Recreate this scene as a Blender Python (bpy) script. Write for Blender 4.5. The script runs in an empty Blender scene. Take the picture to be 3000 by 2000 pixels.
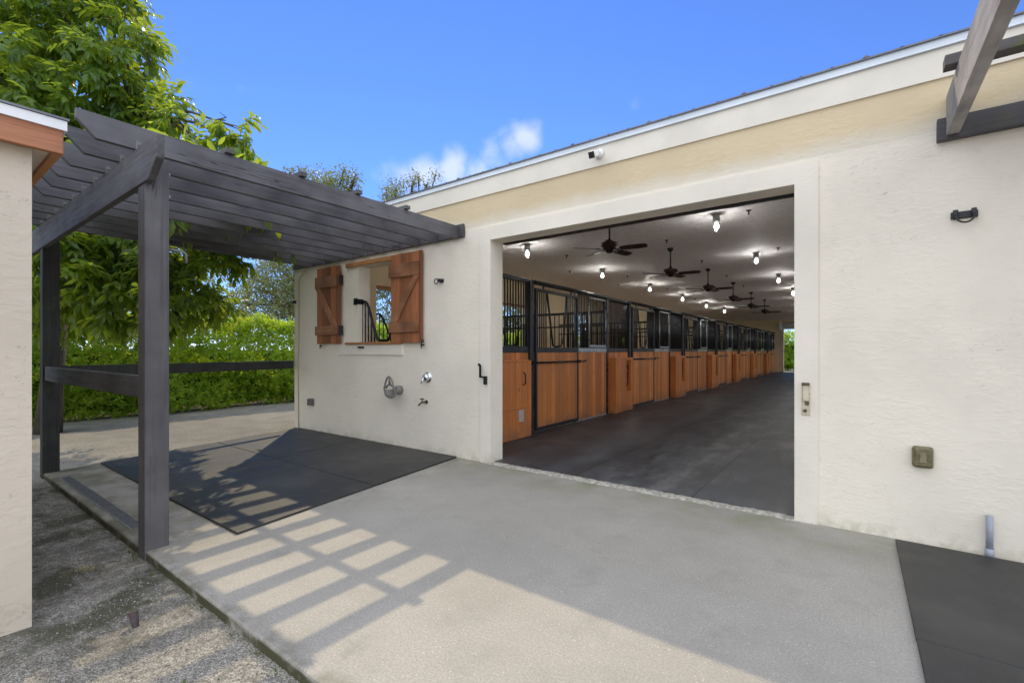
import bpy, math, random
import numpy as np
from mathutils import Vector, Matrix

SC = bpy.context.scene
COL = SC.collection
rnd = random.Random(11)
nrg = np.random.default_rng(5)
R = math.radians
ORG = {}

# ------------------------------------------------------------------ mesh helper
class MB:
    def __init__(self):
        self.v = []; self.f = []; self.s = []
    def add(self, vs, fs, smooth=False):
        o = len(self.v)
        self.v += [tuple(p) for p in vs]
        self.f += [tuple(i + o for i in f) for f in fs]
        self.s += [smooth] * len(fs)
        return self
    def box(self, x0, x1, y0, y1, z0, z1):
        vs = [(x0, y0, z0), (x1, y0, z0), (x1, y1, z0), (x0, y1, z0), (x0, y0, z1), (x1, y0, z1), (x1, y1, z1), (x0, y1, z1)]
        return self.add(vs, [(0, 3, 2, 1), (4, 5, 6, 7), (0, 1, 5, 4), (1, 2, 6, 5), (2, 3, 7, 6), (3, 0, 4, 7)])
    def obox(self, c, size, mat):
        sx, sy, sz = [s / 2 for s in size]
        vs = [Vector(c) + mat @ Vector((a * sx, b * sy, d * sz)) for d in (-1, 1) for a, b in ((-1, -1), (1, -1), (1, 1), (-1, 1))]
        return self.add(vs, [(0, 3, 2, 1), (4, 5, 6, 7), (0, 1, 5, 4), (1, 2, 6, 5), (2, 3, 7, 6), (3, 0, 4, 7)])
    def prism(self, pts, axis, a0, a1):
        # pts: polygon in the two other axes (order x,y,z without axis)
        def mk(p, a):
            if axis == 'x': return (a, p[0], p[1])
            if axis == 'y': return (p[0], a, p[1])
            return (p[0], p[1], a)
        n = len(pts)
        vs = [mk(p, a0) for p in pts] + [mk(p, a1) for p in pts]
        fs = [tuple(range(n))[::-1], tuple(range(n, 2 * n))]
        fs += [(i, (i + 1) % n, n + (i + 1) % n, n + i) for i in range(n)]
        area = sum(pts[i][0] * pts[(i + 1) % n][1] - pts[(i + 1) % n][0] * pts[i][1] for i in range(n))
        flip = (area < 0)
        if axis == 'y': flip = not flip
        if a1 < a0: flip = not flip
        if flip: fs = [f[::-1] for f in fs]
        return self.add(vs, fs)
    def tube(self, pts, r, n=8, closed=False, cap=True):
        pts = [Vector(p) for p in pts]; m = len(pts)
        rs = r if isinstance(r, (list, tuple)) else [r] * m
        vs = []; fs = []
        prev = None
        for i, p in enumerate(pts):
            if closed: t = pts[(i + 1) % m] - pts[i - 1]
            else: t = pts[min(i + 1, m - 1)] - pts[max(i - 1, 0)]
            t.normalize()
            if prev is None:
                ref = Vector((0, 0, 1)) if abs(t.z) < .9 else Vector((1, 0, 0))
                a = t.cross(ref).normalized()
            else:
                a = (prev - t * prev.dot(t)).normalized()
            prev = a
            b = t.cross(a)
            for k in range(n):
                th = 2 * math.pi * k / n
                vs.append(p + (a * math.cos(th) + b * math.sin(th)) * rs[i])
        segs = m if closed else m - 1
        for i in range(segs):
            j = (i + 1) % m
            for k in range(n):
                k2 = (k + 1) % n
                fs.append((i * n + k, i * n + k2, j * n + k2, j * n + k))
        self.add(vs, fs, True)
        if cap and not closed:
            o = len(self.v) - len(vs)
            self.f.append(tuple(o + k for k in range(n))[::-1]); self.s.append(False)
            self.f.append(tuple(o + (m - 1) * n + k for k in range(n))); self.s.append(False)
        return self
    def lathe(self, c, prof, n=20, rot=None):
        # profile of (radius, height) along +Z of the rotated frame
        c = Vector(c); rot = rot or Matrix.Identity(3)
        vs = []; fs = []
        for (r, h) in prof:
            for k in range(n):
                th = 2 * math.pi * k / n
                vs.append(c + rot @ Vector((max(r, 1e-4) * math.cos(th), max(r, 1e-4) * math.sin(th), h)))
        for i in range(len(prof) - 1):
            for k in range(n):
                k2 = (k + 1) % n
                fs.append((i * n + k, i * n + k2, (i + 1) * n + k2, (i + 1) * n + k))
        return self.add(vs, fs, True)
    def build(self, name, mat, parent=None, bevel=0, origin=None, seg=2):
        V = np.array(self.v, dtype=float)
        if parent is not None:
            origin = ORG[parent.name]
        elif origin is None:
            lo = V.min(0); hi = V.max(0)
            origin = ((lo[0] + hi[0]) / 2, (lo[1] + hi[1]) / 2, lo[2])
        origin = Vector(origin)
        V = V - np.array(origin)
        me = bpy.data.meshes.new(name)
        me.from_pydata(V.tolist(), [], self.f)
        me.polygons.foreach_set('use_smooth', self.s)
        me.materials.append(mat)
        o = bpy.data.objects.new(name, me); COL.objects.link(o)
        if parent is not None:
            o.parent = parent
        else:
            o.location = origin
        ORG[o.name] = origin
        if bevel:
            b = o.modifiers.new('bevel', 'BEVEL'); b.width = bevel; b.segments = seg; b.limit_method = 'ANGLE'; b.angle_limit = R(40)
        return o

def thing(name, label, cat, loc=(0, 0, 0), group=None):
    o = bpy.data.objects.new(name, None); COL.objects.link(o); o.location = loc
    o.empty_display_size = .1
    ORG[o.name] = Vector(loc)
    return tag(o, label, cat, group)

def tag(o, label, cat, group=None):
    o['label'] = label; o['category'] = cat
    if group: o['group'] = group
    return o

def structure(o):
    o['kind'] = 'structure'; return o

def copy_tree(root, loc, label):
    r = root.copy(); COL.objects.link(r); r.location = loc; r['label'] = label
    for ch in list(root.children):
        c = ch.copy(); COL.objects.link(c); c.parent = r
        for g in ch.children:
            d = g.copy(); COL.objects.link(d); d.parent = c
    return r

# ------------------------------------------------------------------ materials
class NT:
    def __init__(self, name):
        self.m = bpy.data.materials.new(name); self.m.use_nodes = True
        self.t = self.m.node_tree; self.n = self.t.nodes
        self.b = self.n['Principled BSDF']
        self.g = None
    def node(self, typ, **kw):
        x = self.n.new(typ)
        for k, v in kw.items(): setattr(x, k, v)
        return x
    def link(self, a, b): self.t.links.new(a, b)
    def pos(self):
        if self.g is None: self.g = self.node('ShaderNodeNewGeometry')
        return self.g.outputs['Position']
    def mapped(self, scale, src=None, loc=(0, 0, 0)):
        mp = self.node('ShaderNodeMapping'); mp.inputs['Scale'].default_value = scale; mp.inputs['Location'].default_value = loc
        self.link(src or self.pos(), mp.inputs['Vector']); return mp.outputs[0]
    def noise(self, scale, detail=4, rough=.55, vec=None, dist=0):
        x = self.node('ShaderNodeTexNoise'); x.inputs['Scale'].default_value = scale; x.inputs['Detail'].default_value = detail
        x.inputs['Roughness'].default_value = rough; x.inputs['Distortion'].default_value = dist
        self.link(vec or self.pos(), x.inputs['Vector']); return x.outputs['Fac']
    def voro(self, scale, vec=None, feature='F1', out='Distance', rand=1):
        x = self.node('ShaderNodeTexVoronoi', feature=feature); x.inputs['Scale'].default_value = scale
        x.inputs['Randomness'].default_value = rand
        self.link(vec or self.pos(), x.inputs['Vector']); return x.outputs[out]
    def ramp(self, fac, a, b, lo=0.0, hi=1.0):
        x = self.node('ShaderNodeMapRange'); x.interpolation_type = 'SMOOTHSTEP'
        x.inputs['From Min'].default_value = a; x.inputs['From Max'].default_value = b
        x.inputs['To Min'].default_value = lo; x.inputs['To Max'].default_value = hi
        self.link(fac, x.inputs['Value']); return x.outputs[0]
    def math(self, op, a, b=None, c=None):
        x = self.node('ShaderNodeMath', operation=op)
        for i, q in enumerate((a, b, c)):
            if q is None: continue
            if isinstance(q, (int, float)): x.inputs[i].default_value = q
            else: self.link(q, x.inputs[i])
        return x.outputs[0]
    def mix(self, fac, a, b, blend='MIX'):
        x = self.node('ShaderNodeMix', data_type='RGBA', blend_type=blend)
        if isinstance(fac, (int, float)): x.inputs[0].default_value = fac
        else: self.link(fac, x.inputs[0])
        for i, q in ((6, a), (7, b)):
            if isinstance(q, (tuple, list)): x.inputs[i].default_value = (*q[:3], 1)
            else: self.link(q, x.inputs[i])
        return x.outputs[2]
    def xyz(self):
        x = self.node('ShaderNodeSeparateXYZ'); self.link(self.pos(), x.inputs[0]); return x.outputs
    def bump(self, h, strength, dist=.01, normal=None):
        x = self.node('ShaderNodeBump'); x.inputs['Strength'].default_value = strength; x.inputs['Distance'].default_value = dist
        self.link(h, x.inputs['Height'])
        if normal is not None: self.link(normal, x.inputs['Normal'])
        return x.outputs[0]
    def out(self, col=None, rough=None, normal=None, metal=None, spec=None):
        for v, k in ((col, 'Base Color'), (rough, 'Roughness'), (normal, 'Normal'), (metal, 'Metallic'), (spec, 'Specular IOR Level')):
            if v is None: continue
            if isinstance(v, (int, float)): self.b.inputs[k].default_value = v
            elif isinstance(v, (tuple, list)): self.b.inputs[k].default_value = (*v[:3], 1)
            else: self.link(v, self.b.inputs[k])
        return self.m

def sc(c, k): return tuple(min(1, x * k) for x in c)

def simple(name, c, rough=.5, metal=0, var=.12, scale=14, bump=.0, spec=.5):
    m = NT(name)
    n = m.noise(scale, 5)
    col = m.mix(m.ramp(n, .3, .7), sc(c, 1 - var), sc(c, 1 + var))
    rg = m.ramp(m.noise(scale * 1.7, 3), .3, .7, max(.02, rough - .1), min(1, rough + .1))
    nm = m.bump(m.noise(scale * 6, 4), bump, .004) if bump else None
    return m.out(col, rg, nm, metal, spec)

def stucco(name, c, crack=1.0, amp=.20, tint_fade_to=None):
    m = NT(name)
    st = m.mapped((1, 1, 2.2))
    warp = m.noise(5, 4, .6, st)
    big = m.noise(1.1, 4, .6)
    col = m.mix(m.ramp(big, .3, .7), sc(c, .93), sc(c, 1.04))
    low = m.xyz()[2]
    if tint_fade_to:                                 # warm bounce light painted under the eaves, fading to the wall colour below
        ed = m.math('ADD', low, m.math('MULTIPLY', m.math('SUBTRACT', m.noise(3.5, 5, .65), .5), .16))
        col = m.mix(m.ramp(ed, 2.83, 3.02), tint_fade_to, col)
    # skip-trowel relief: soft broad sweeps, fine grain, and short thin crevices left by the trowel
    n1 = m.noise(13, 4, .55, st, .5)
    n2 = m.noise(55, 3, .6)
    h = m.math('ADD', m.math('MULTIPLY', m.ramp(n1, .42, .60), m.ramp(m.noise(2.3, 3), .35, .65, .1, .6)), m.math('MULTIPLY', n2, .35))
    fl = m.noise(10, 3, .5, m.mapped((1.0, 1.0, 2.6)), 1.0)
    line = m.ramp(m.math('ABSOLUTE', m.math('SUBTRACT', fl, .5)), .0, .011, 1, 0)
    brk = m.ramp(m.noise(17, 2, .5), .52, .60)
    lm = m.math('MULTIPLY', m.math('MULTIPLY', line, brk), m.ramp(m.noise(1.5, 3, .6), .40, .62))
    lm = m.math('MULTIPLY', lm, crack)
    col = m.mix(m.math('MULTIPLY', lm, .55), col, sc(c, .42))
    h = m.math('SUBTRACT', h, m.math('MULTIPLY', lm, 2.2))
    # splash-back grime near the ground
    g = m.math('MULTIPLY', m.ramp(low, .16, -.02), m.ramp(m.noise(6, 5, .65), .40, .62))
    col = m.mix(m.math('MULTIPLY', g, .38), col, (.26, .26, .16))
    return m.out(col, .88, m.bump(h, amp, .012), spec=.25)

def planks(name, c, axis, width, var=.28, rough=.45, groove=True, dark=None):
    """boards side by side along a world axis, grain along z"""
    m = NT(name)
    a = m.xyz()[{'x': 0, 'y': 1, 'z': 2}[axis]]
    q = m.math('DIVIDE', a, width)
    wn = m.node('ShaderNodeTexWhiteNoise', noise_dimensions='1D'); m.link(m.math('FLOOR', q), wn.inputs['W'])
    grain = m.noise(1, 6, .62, m.mapped((26, 26, 1.6)), 1.6)
    fine = m.noise(1, 4, .6, m.mapped((120, 120, 5)))
    knot = m.voro(2.3, m.mapped((1, 1.6, 1.0)))
    k = m.ramp(knot, .035, .10, 1, 0)
    col = m.mix(wn.outputs[0], sc(c, 1 - var), sc(c, 1 + var * .7))
    col = m.mix(m.math('MULTIPLY', m.ramp(grain, .42, .72), .6), col, sc(c, .6), 'MIX')
    col = m.mix(m.math('MULTIPLY', m.ramp(fine, .4, .7), .25), col, sc(c, .45))
    col = m.mix(m.math('MULTIPLY', k, .75), col, sc(c, .22))
    fr = m.math('FRACT', q)
    e = m.math('MINIMUM', fr, m.math('SUBTRACT', 1, fr))
    gr = m.ramp(e, .0, .05, 1, 0)
    if groove: col = m.mix(m.math('MULTIPLY', gr, .8), col, sc(c, .18))
    col = m.mix(m.math('MULTIPLY', m.ramp(m.noise(1.1, 4, .6), .42, .68), .35), col, sc(c, .62))
    scuff = m.math('MULTIPLY', m.ramp(m.noise(1, 5, .7, m.mapped((4, 4, 9))), .52, .70), m.ramp(m.noise(1.6, 2), .40, .6))
    col = m.mix(m.math('MULTIPLY', scuff, .35), col, (.30, .22, .15))
    if groove: col = m.mix(m.math('MULTIPLY', m.math('MULTIPLY', m.ramp(m.xyz()[2], .32, .02), m.ramp(m.noise(5, 5, .65), .3, .6)), .6), col, (.13, .10, .075))
    h = m.math('SUBTRACT', m.math('MULTIPLY', grain, .25), gr if groove else 0)
    return m.out(col, m.ramp(grain, .3, .7, rough - .08, rough + .15), m.bump(h, .5, .004), spec=.4)

def timber(name, c, axis, var=.3, rough=.7, wear=(.3, .28, .26), wearamt=.25, bump=.35, moss=0):
    m = NT(name)
    s = {'x': (1.3, 26, 26), 'y': (26, 1.3, 26), 'z': (26, 26, 1.3)}[axis]
    grain = m.noise(1, 7, .62, m.mapped(s), 1.2)
    fine = m.noise(1, 4, .6, m.mapped(tuple(q * 4 for q in s)))
    big = m.noise(2.2, 4)
    col = m.mix(m.ramp(big, .3, .7), sc(c, 1 - var), sc(c, 1 + var))
    col = m.mix(m.math('MULTIPLY', m.ramp(grain, .45, .75), .5), col, sc(c, .5))
    w = m.math('MULTIPLY', m.ramp(m.noise(5, 5, .65, m.mapped(tuple(.25 * q + .5 for q in s))), .60, .78), wearamt)
    col = m.mix(w, col, wear)
    # long drying checks
    chk = m.noise(1, 2, .5, m.mapped(tuple((q * .55 if q > 5 else q * .5) for q in s)), .4)
    ck = m.math('MULTIPLY', m.ramp(m.math('ABSOLUTE', m.math('SUBTRACT', chk, .55)), 0, .010, 1, 0), m.ramp(m.noise(1.4, 3), .5, .62))
    col = m.mix(ck, col, sc(c, .2))
    if moss:
        col = m.mix(m.math('MULTIPLY', m.ramp(m.noise(3.5, 5, .6), .58, .72), moss), col, (.10, .13, .03))
    h = m.math('SUBTRACT', m.math('ADD', grain, m.math('MULTIPLY', fine, .4)), m.math('MULTIPLY', ck, 2.0))
    return m.out(col, m.ramp(grain, .3, .7, rough - .1, rough + .12), m.bump(h, bump, .004), spec=.35)

def leafmat(name, dark, light, trans, tfac=.42, rough=.38, hue=.0):
    m = NT(name)
    m.pos()
    rn = m.g.outputs['Random Per Island']
    col = m.mix(rn, dark, light)
    col = m.mix(m.ramp(m.noise(2.1, 2), .35, .65), col, sc(dark, 1.1), 'MIX')
    m.out(col, rough, None, 0, .45)
    tr = m.node('ShaderNodeBsdfTranslucent')
    tc = m.mix(rn, sc(trans, .75), trans)
    m.link(tc, tr.inputs[0])
    mx = m.node('ShaderNodeMixShader'); mx.inputs[0].default_value = tfac
    m.link(m.b.outputs[0], mx.inputs[1]); m.link(tr.outputs[0], mx.inputs[2])
    m.link(mx.outputs[0], m.n['Material Output'].inputs[0])
    return m.m

CREAM = (.83, .77, .655)
M = {}
M['stucco'] = stucco('stucco_cream', CREAM)
M['cove'] = stucco('stucco_soffit_bounce', (.76, .63, .42), .5, .2, CREAM)  # tan stands for warm light bounced up under the eaves
M['trim'] = stucco('stucco_trim', (.81, .755, .655), .0, .12)
M['fascia'] = simple('painted_fascia', (.73, .68, .585), .5, 0, .05, 3, .06)
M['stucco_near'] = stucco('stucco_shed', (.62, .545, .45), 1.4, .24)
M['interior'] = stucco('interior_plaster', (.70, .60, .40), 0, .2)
M['white_metal'] = simple('white_metal', (.78, .80, .82), .35, .0, .05, 4)
M['steel_blue'] = simple('gutter_metal', (.62, .68, .74), .4, .0, .06, 3)
M['roof_metal'] = simple('roof_metal', (.16, .17, .19), .45, .4, .15, 4)
M['pergola_y'] = timber('pergola_timber_y', (.112, .109, .120), 'y', .25, .62, (.24, .22, .24), .22)
M['pergola_x'] = timber('pergola_timber_x', (.100, .096, .102), 'x', .28, .65, (.22, .20, .19), .25, moss=.35)
M['pergola_z'] = timber('pergola_timber_z', (.108, .104, .110), 'z', .22, .62, (.2, .19, .19), .2)
M['pergola_shaded'] = timber('shaded_timber_z', (.040, .043, .042), 'z', .25, .7, (.12, .12, .11), .3, moss=.3)  # darker copy of the pergola timber, tree shade painted into its colour
M['weathered_y'] = timber('weathered_timber_y', (.33, .31, .30), 'y', .3, .8, (.48, .46, .44), .6)
M['weathered_x'] = timber('weathered_timber_x', (.10, .09, .09), 'x', .3, .75, (.2, .2, .19), .3, moss=.7)
M['cedar_y'] = timber('stained_cedar_y', (.36, .15, .075), 'y', .2, .5, (.5, .28, .14), .3)
M['cedar_x'] = timber('stained_cedar_x', (.42, .19, .07), 'x', .2, .5, (.55, .32, .14), .4)
M['shutter'] = planks('shutter_boards', (.36, .135, .055), 'x', .128, .5, .6, False)
M['batten'] = timber('shutter_batten', (.27, .12, .06), 'x', .4, .6, (.40, .27, .17), .8)
M['brace'] = timber('shutter_brace', (.33, .15, .075), 'z', .35, .6, (.44, .30, .19), .7)
M['stallwood'] = planks('stall_boards', (.76, .275, .07), 'y', .135, .36, .42)
M['boxwood'] = planks('box_boards', (.72, .25, .065), 'y', .16, .14, .42)
M['black'] = simple('black_metal', (.018, .019, .022), .42, .0, .2, 8)
M['blackgloss'] = simple('black_steel', (.02, .022, .027), .3, .6, .2, 8)
M['grey_steel'] = simple('grey_steel', (.42, .44, .44), .35, .7, .15, 6)
M['bar'] = simple('grille_bar', (.022, .023, .027), .4, .3, .15, 8)
M['chrome'] = simple('chrome', (.72, .74, .78), .08, 1.0, .05, 5)
M['brass'] = simple('dull_bronze', (.12, .095, .06), .45, .7, .2, 20)
M['plastic_grey'] = simple('grey_plastic', (.22, .205, .19), .5, 0, .08, 10)
M['pvc'] = simple('grey_pvc', (.33, .36, .42), .4, 0, .06, 8)
M['olive'] = simple('weathered_cover', (.16, .14, .07), .35, 0, .3, 30)
M['olive2'] = simple('cover_lens', (.26, .22, .13), .2, 0, .15, 12)
M['outlet'] = simple('outlet_grey', (.15, .145, .135), .45, 0, .15, 20)
M['white_plastic'] = simple('white_plastic', (.75, .75, .74), .35, 0, .04, 6)
M['lens'] = simple('dark_lens', (.03, .028, .035), .12, 0, .1, 8)
M['brassplate'] = simple('latch_plate', (.6, .56, .42), .3, .5, .15, 12)
M['fan'] = simple('fan_bronze', (.022, .019, .016), .4, .3, .2, 10)
M['bark'] = timber('bark', (.10, .08, .06), 'z', .3, .9, (.2, .18, .15), .4, .9)
M['leaf'] = leafmat('lychee_leaf', (.055, .115, .028), (.16, .26, .05), (.62, .76, .055), .5, .3)
M['leafhedge'] = leafmat('hedge_leaf', (.17, .31, .04), (.30, .46, .08), (.75, .90, .06), .55, .3)
M['leafoak'] = leafmat('oak_leaf', (.12, .14, .06), (.26, .28, .13), (.42, .46, .14), .4, .4)
M['hedgecore'] = simple('hedge_twigs', (.08, .135, .025), .9, 0, .7, 26, .8)
M['cable'] = simple('beige_cable', (.52, .42, .28), .5, 0, .1, 8)
M['label'] = simple('paper_plate', (.5, .5, .48), .5, 0, .05, 10)
M['halter'] = simple('red_halter', (.13, .03, .02), .7, 0, .2, 20)
M['soffit'] = simple('vent_mesh', (.06, .05, .035), .8, 0, .4, 60)

def ceilingmat():
    m = NT('ceiling_texture')
    n = m.noise(20, 5, .62, m.mapped((.5, 1.3, 1)), .8)
    col = m.mix(m.ramp(n, .35, .65), (.70, .69, .68), (.84, .83, .82))
    x, y, _z = m.xyz()
    jx = m.math('PINGPONG', x, .61); jy = m.math('PINGPONG', y, 1.22)
    seam = m.math('MULTIPLY', m.math('MAXIMUM', m.math('LESS_THAN', jx, .006), m.math('LESS_THAN', jy, .006)), m.ramp(m.noise(1.3, 2), .40, .6))
    col = m.mix(m.math('MULTIPLY', seam, .3), col, (.45, .44, .43))
    n = m.math('ADD', n, m.math('MULTIPLY', seam, .4))
    return m.out(col, m.ramp(m.noise(3, 3), .3, .7, .6, .75), m.bump(n, .7, .012), spec=.15)
M['ceiling'] = ceilingmat()

def concretemat():
    m = NT('slab_concrete')
    x, y, z = m.xyz()
    big = m.noise(.55, 5, .6)
    mid = m.noise(4, 6, .65)
    fine = m.noise(90, 3, .6)
    c = m.mix(m.ramp(big, .3, .7), (.345, .323, .288), (.425, .40, .36))
    c = m.mix(m.math('MULTIPLY', m.ramp(mid, .45, .75), .45), c, (.29, .275, .24))
    c = m.mix(m.math('MULTIPLY', m.ramp(fine, .35, .65), .38), c, (.19, .183, .165))
    sp = m.voro(55)
    spk = m.math('MULTIPLY', m.ramp(sp, .10, .17, 1, 0), m.ramp(m.noise(30, 2), .45, .6))
    c = m.mix(m.math('MULTIPLY', spk, .8), c, (.72, .70, .64))
    dk = m.math('MULTIPLY', m.ramp(m.voro(38, m.mapped((1, 1, 1), None, (3.3, 1.2, 0))), .07, .13, 1, 0), m.ramp(m.noise(11, 2), .5, .62))
    c = m.mix(m.math('MULTIPLY', dk, .7), c, (.10, .095, .085))
    blot = m.math('MULTIPLY', m.ramp(m.noise(1.3, 6, .7, None, .8), .55, .72), m.ramp(m.noise(9, 4, .6), .35, .6))
    c = m.mix(m.math('MULTIPLY', blot, .4), c, (.21, .20, .175))
    # algae towards the wall and along the kerb edge and drain
    al = m.math('MULTIPLY', m.ramp(y, 3.5, 4.3), m.ramp(m.noise(2.4, 5, .6), .38, .66))
    c = m.mix(m.math('MULTIPLY', al, .5), c, (.20, .22, .11))
    al2 = m.math('MULTIPLY', m.ramp(x, -3.2, -4.6), m.ramp(m.noise(1.9, 6, .65), .36, .62))
    c = m.mix(m.math('MULTIPLY', al2, .75), c, (.12, .115, .07))
    al3 = m.math('MULTIPLY', m.ramp(y, 1.19, 1.06), m.ramp(m.noise(5, 5, .65), .40, .60))
    c = m.mix(m.math('MULTIPLY', al3, .55), c, (.11, .11, .065))
    side = m.ramp(z, -.006, -.02)
    c = m.mix(m.math('MULTIPLY', side, m.ramp(m.noise(9, 4), .3, .55)), c, (.075, .075, .04))
    h = m.math('ADD', m.math('MULTIPLY', fine, .6), m.math('MULTIPLY', mid, .5))
    return m.out(c, .82, m.bump(h, .35, .005), spec=.3)
M['concrete'] = concretemat()

def groundmat():
    m = NT('gravel_ground')
    x, y, z = m.xyz()
    v = m.node('ShaderNodeTexVoronoi'); v.inputs['Scale'].default_value = 130; m.link(m.pos(), v.inputs['Vector'])
    bw = m.node('ShaderNodeRGBToBW'); m.link(v.outputs['Color'], bw.inputs[0])
    v2 = m.node('ShaderNodeTexVoronoi'); v2.inputs['Scale'].default_value = 30; m.link(m.pos(), v2.inputs['Vector'])
    bw2 = m.node('ShaderNodeRGBToBW'); m.link(v2.outputs['Color'], bw2.inputs[0])
    st = m.mix(m.ramp(bw.outputs[0], .2, .8), (.30, .28, .245), (.64, .60, .53))
    big = m.math('MULTIPLY', m.ramp(bw2.outputs[0], .70, .85), m.ramp(v2.outputs['Distance'], .25, .42, 1, 0))
    st = m.mix(m.math('MULTIPLY', big, .35), st, (.45, .43, .40))
    gap = m.ramp(v.outputs['Distance'], .38, .62)
    st = m.mix(m.math('MULTIPLY', gap, .45), st, (.10, .092, .08))
    st = m.mix(m.math('MULTIPLY', m.ramp(m.noise(16, 5, .7), .42, .70), .6), st, (.16, .15, .13))
    n = m.noise(1.0, 5, .6)
    far = m.ramp(x, -6.6, -8.0)                     # the drive beyond the slab: browner, finer
    dr = m.mix(m.ramp(m.noise(2.2, 6, .7), .3, .7), (.33, .31, .275), (.43, .405, .365))
    dr = m.mix(m.math('MULTIPLY', m.ramp(m.noise(34, 4, .7), .42, .7), .55), dr, (.10, .088, .07))
    c = m.mix(far, st, dr)
    fine = m.ramp(m.noise(.8, 4), .35, .65)
    moss = m.math('MULTIPLY', m.ramp(m.noise(2.6, 6, .65), .47, .60), m.ramp(y, .05, .62))
    moss = m.math('MULTIPLY', moss, m.math('MULTIPLY', m.ramp(x, -2.5, -3.2), m.ramp(x, -7.3, -6.4)))
    c = m.mix(m.math('MULTIPLY', moss, .8), c, (.055, .06, .022))
    dirt = m.math('MULTIPLY', m.ramp(y, .0, .6), m.math('MULTIPLY', m.ramp(x, -7.4, -6.0), m.ramp(x, -2.2, -3.1)))
    c = m.mix(m.math('MULTIPLY', m.math('MULTIPLY', dirt, m.ramp(m.noise(7, 5, .7), .35, .6)), .55), c, (.09, .085, .07))
    bed = m.ramp(x, -12.45, -12.75)                 # leaf litter under the hedge
    c = m.mix(bed, c, m.mix(m.ramp(m.noise(22, 4, .7), .4, .65), (.05, .035, .022), (.17, .10, .055)))
    h = m.math('ADD', m.math('MULTIPLY', v.outputs['Distance'], -1.0), m.math('MULTIPLY', m.noise(6, 5), 1.2))
    return m.out(c, .92, m.bump(h, .8, .012), spec=.2)
M['ground'] = groundmat()

def rubbermat(name, base, dust, amt, rough, streak=False, seams=None):
    m = NT(name)
    n = m.noise(3.1, 6, .65, m.mapped((1, .35, 1)) if streak else None)
    c = m.mix(m.math('MULTIPLY', m.ramp(n, .42, .72), amt), base, dust)
    c = m.mix(m.math('MULTIPLY', m.ramp(m.noise(.9, 3), .45, .65), amt * .8), c, dust)
    if seams:                                  # dusty tread worn down the middle of the aisle
        tr = m.ramp(m.math('ABSOLUTE', m.math('ADD', m.xyz()[0], 1.75)), 1.0, .15)
        c = m.mix(m.math('MULTIPLY', m.math('MULTIPLY', tr, m.ramp(m.noise(2.6, 6, .7, m.mapped((1.6, .6, 1))), .42, .66)), .75), c, (.16, .16, .165))
    f = m.noise(120, 3, .6)
    c = m.mix(m.math('MULTIPLY', m.ramp(f, .5, .7), .18), c, dust)
    chips = m.ramp(m.voro(24), .05, .09, 1, 0)
    c = m.mix(m.math('MULTIPLY', m.math('MULTIPLY', chips, m.ramp(m.noise(6, 2), .55, .65)), .5), c, (.3, .29, .27))
    h = m.math('ADD', f, m.math('MULTIPLY', m.noise(14, 4), .6))
    if seams:                                  # butted mats: thin dark joints
        xx, yy, _z = m.xyz()
        row = m.math('FLOOR', m.math('DIVIDE', xx, seams[0]))
        fx = m.math('FRACT', m.math('DIVIDE', xx, seams[0])); fy_ = m.math('FRACT', m.math('ADD', m.math('DIVIDE', yy, seams[1]), m.math('MULTIPLY', row, .37)))
        jx = m.math('LESS_THAN', m.math('MINIMUM', fx, m.math('SUBTRACT', 1, fx)), .006); jy = m.math('LESS_THAN', m.math('MINIMUM', fy_, m.math('SUBTRACT', 1, fy_)), .004)
        j = m.math('MAXIMUM', jx, jy)
        wn_ = m.node('ShaderNodeTexWhiteNoise', noise_dimensions='2D'); cb = m.node('ShaderNodeCombineXYZ')
        m.link(row, cb.inputs[0]); m.link(m.math('FLOOR', m.math('ADD', m.math('DIVIDE', yy, seams[1]), m.math('MULTIPLY', row, .37))), cb.inputs[1]); m.link(cb.outputs[0], wn_.inputs['Vector'])
        c = m.mix(m.math('MULTIPLY', wn_.outputs[0], .3), c, dust)
        c = m.mix(m.math('MULTIPLY', j, .8), c, (.008, .008, .008)); h = m.math('SUBTRACT', h, j)
    return m.out(c, m.ramp(n, .3, .7, rough - .08, rough + .12), m.bump(h, .3, .003), spec=.5)
M['rubber'] = rubbermat('rubber_mat', (.023, .023, .024), (.07, .066, .06), .6, .54)
M['aisle'] = rubbermat('aisle_rubber', (.028, .032, .038), (.095, .102, .112), .8, .5, True, (1.22, 1.83))
M['stallfloor'] = rubbermat('stall_bedding', (.46, .37, .25), (.60, .50, .36), .8, .85)

def emitmat(name, c, s):
    m = NT(name); e = m.node('ShaderNodeEmission'); e.inputs[0].default_value = (*c, 1); e.inputs[1].default_value = s
    m.link(e.outputs[0], m.n['Material Output'].inputs[0]); return m.m
def bulbmat():
    m = NT('lit_bulb'); e = m.node('ShaderNodeEmission'); e.inputs[0].default_value = (1, .97, .93, 1)
    g_ = m.node('ShaderNodeNewGeometry'); sx = m.node('ShaderNodeSeparateXYZ'); m.link(g_.outputs['Normal'], sx.inputs[0])
    m.link(m.ramp(sx.outputs[2], .2, -.6, 10, 760), e.inputs[1])      # an LED globe throws little light back past its base
    m.link(e.outputs[0], m.n['Material Output'].inputs[0]); return m.m
M['bulb'] = bulbmat()

def glassmat():
    m = NT('jar_glass'); t = m.node('ShaderNodeBsdfTransparent'); g = m.node('ShaderNodeBsdfGlossy'); g.inputs['Roughness'].default_value = .05
    mx = m.node('ShaderNodeMixShader'); lw = m.node('ShaderNodeLayerWeight'); lw.inputs[0].default_value = .25
    m.link(m.math('MULTIPLY', lw.outputs['Facing'], .45), mx.inputs[0]); m.link(t.outputs[0], mx.inputs[1]); m.link(g.outputs[0], mx.inputs[2])
    m.link(mx.outputs[0], m.n['Material Output'].inputs[0]); return m.m
M['glass'] = glassmat()

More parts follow.
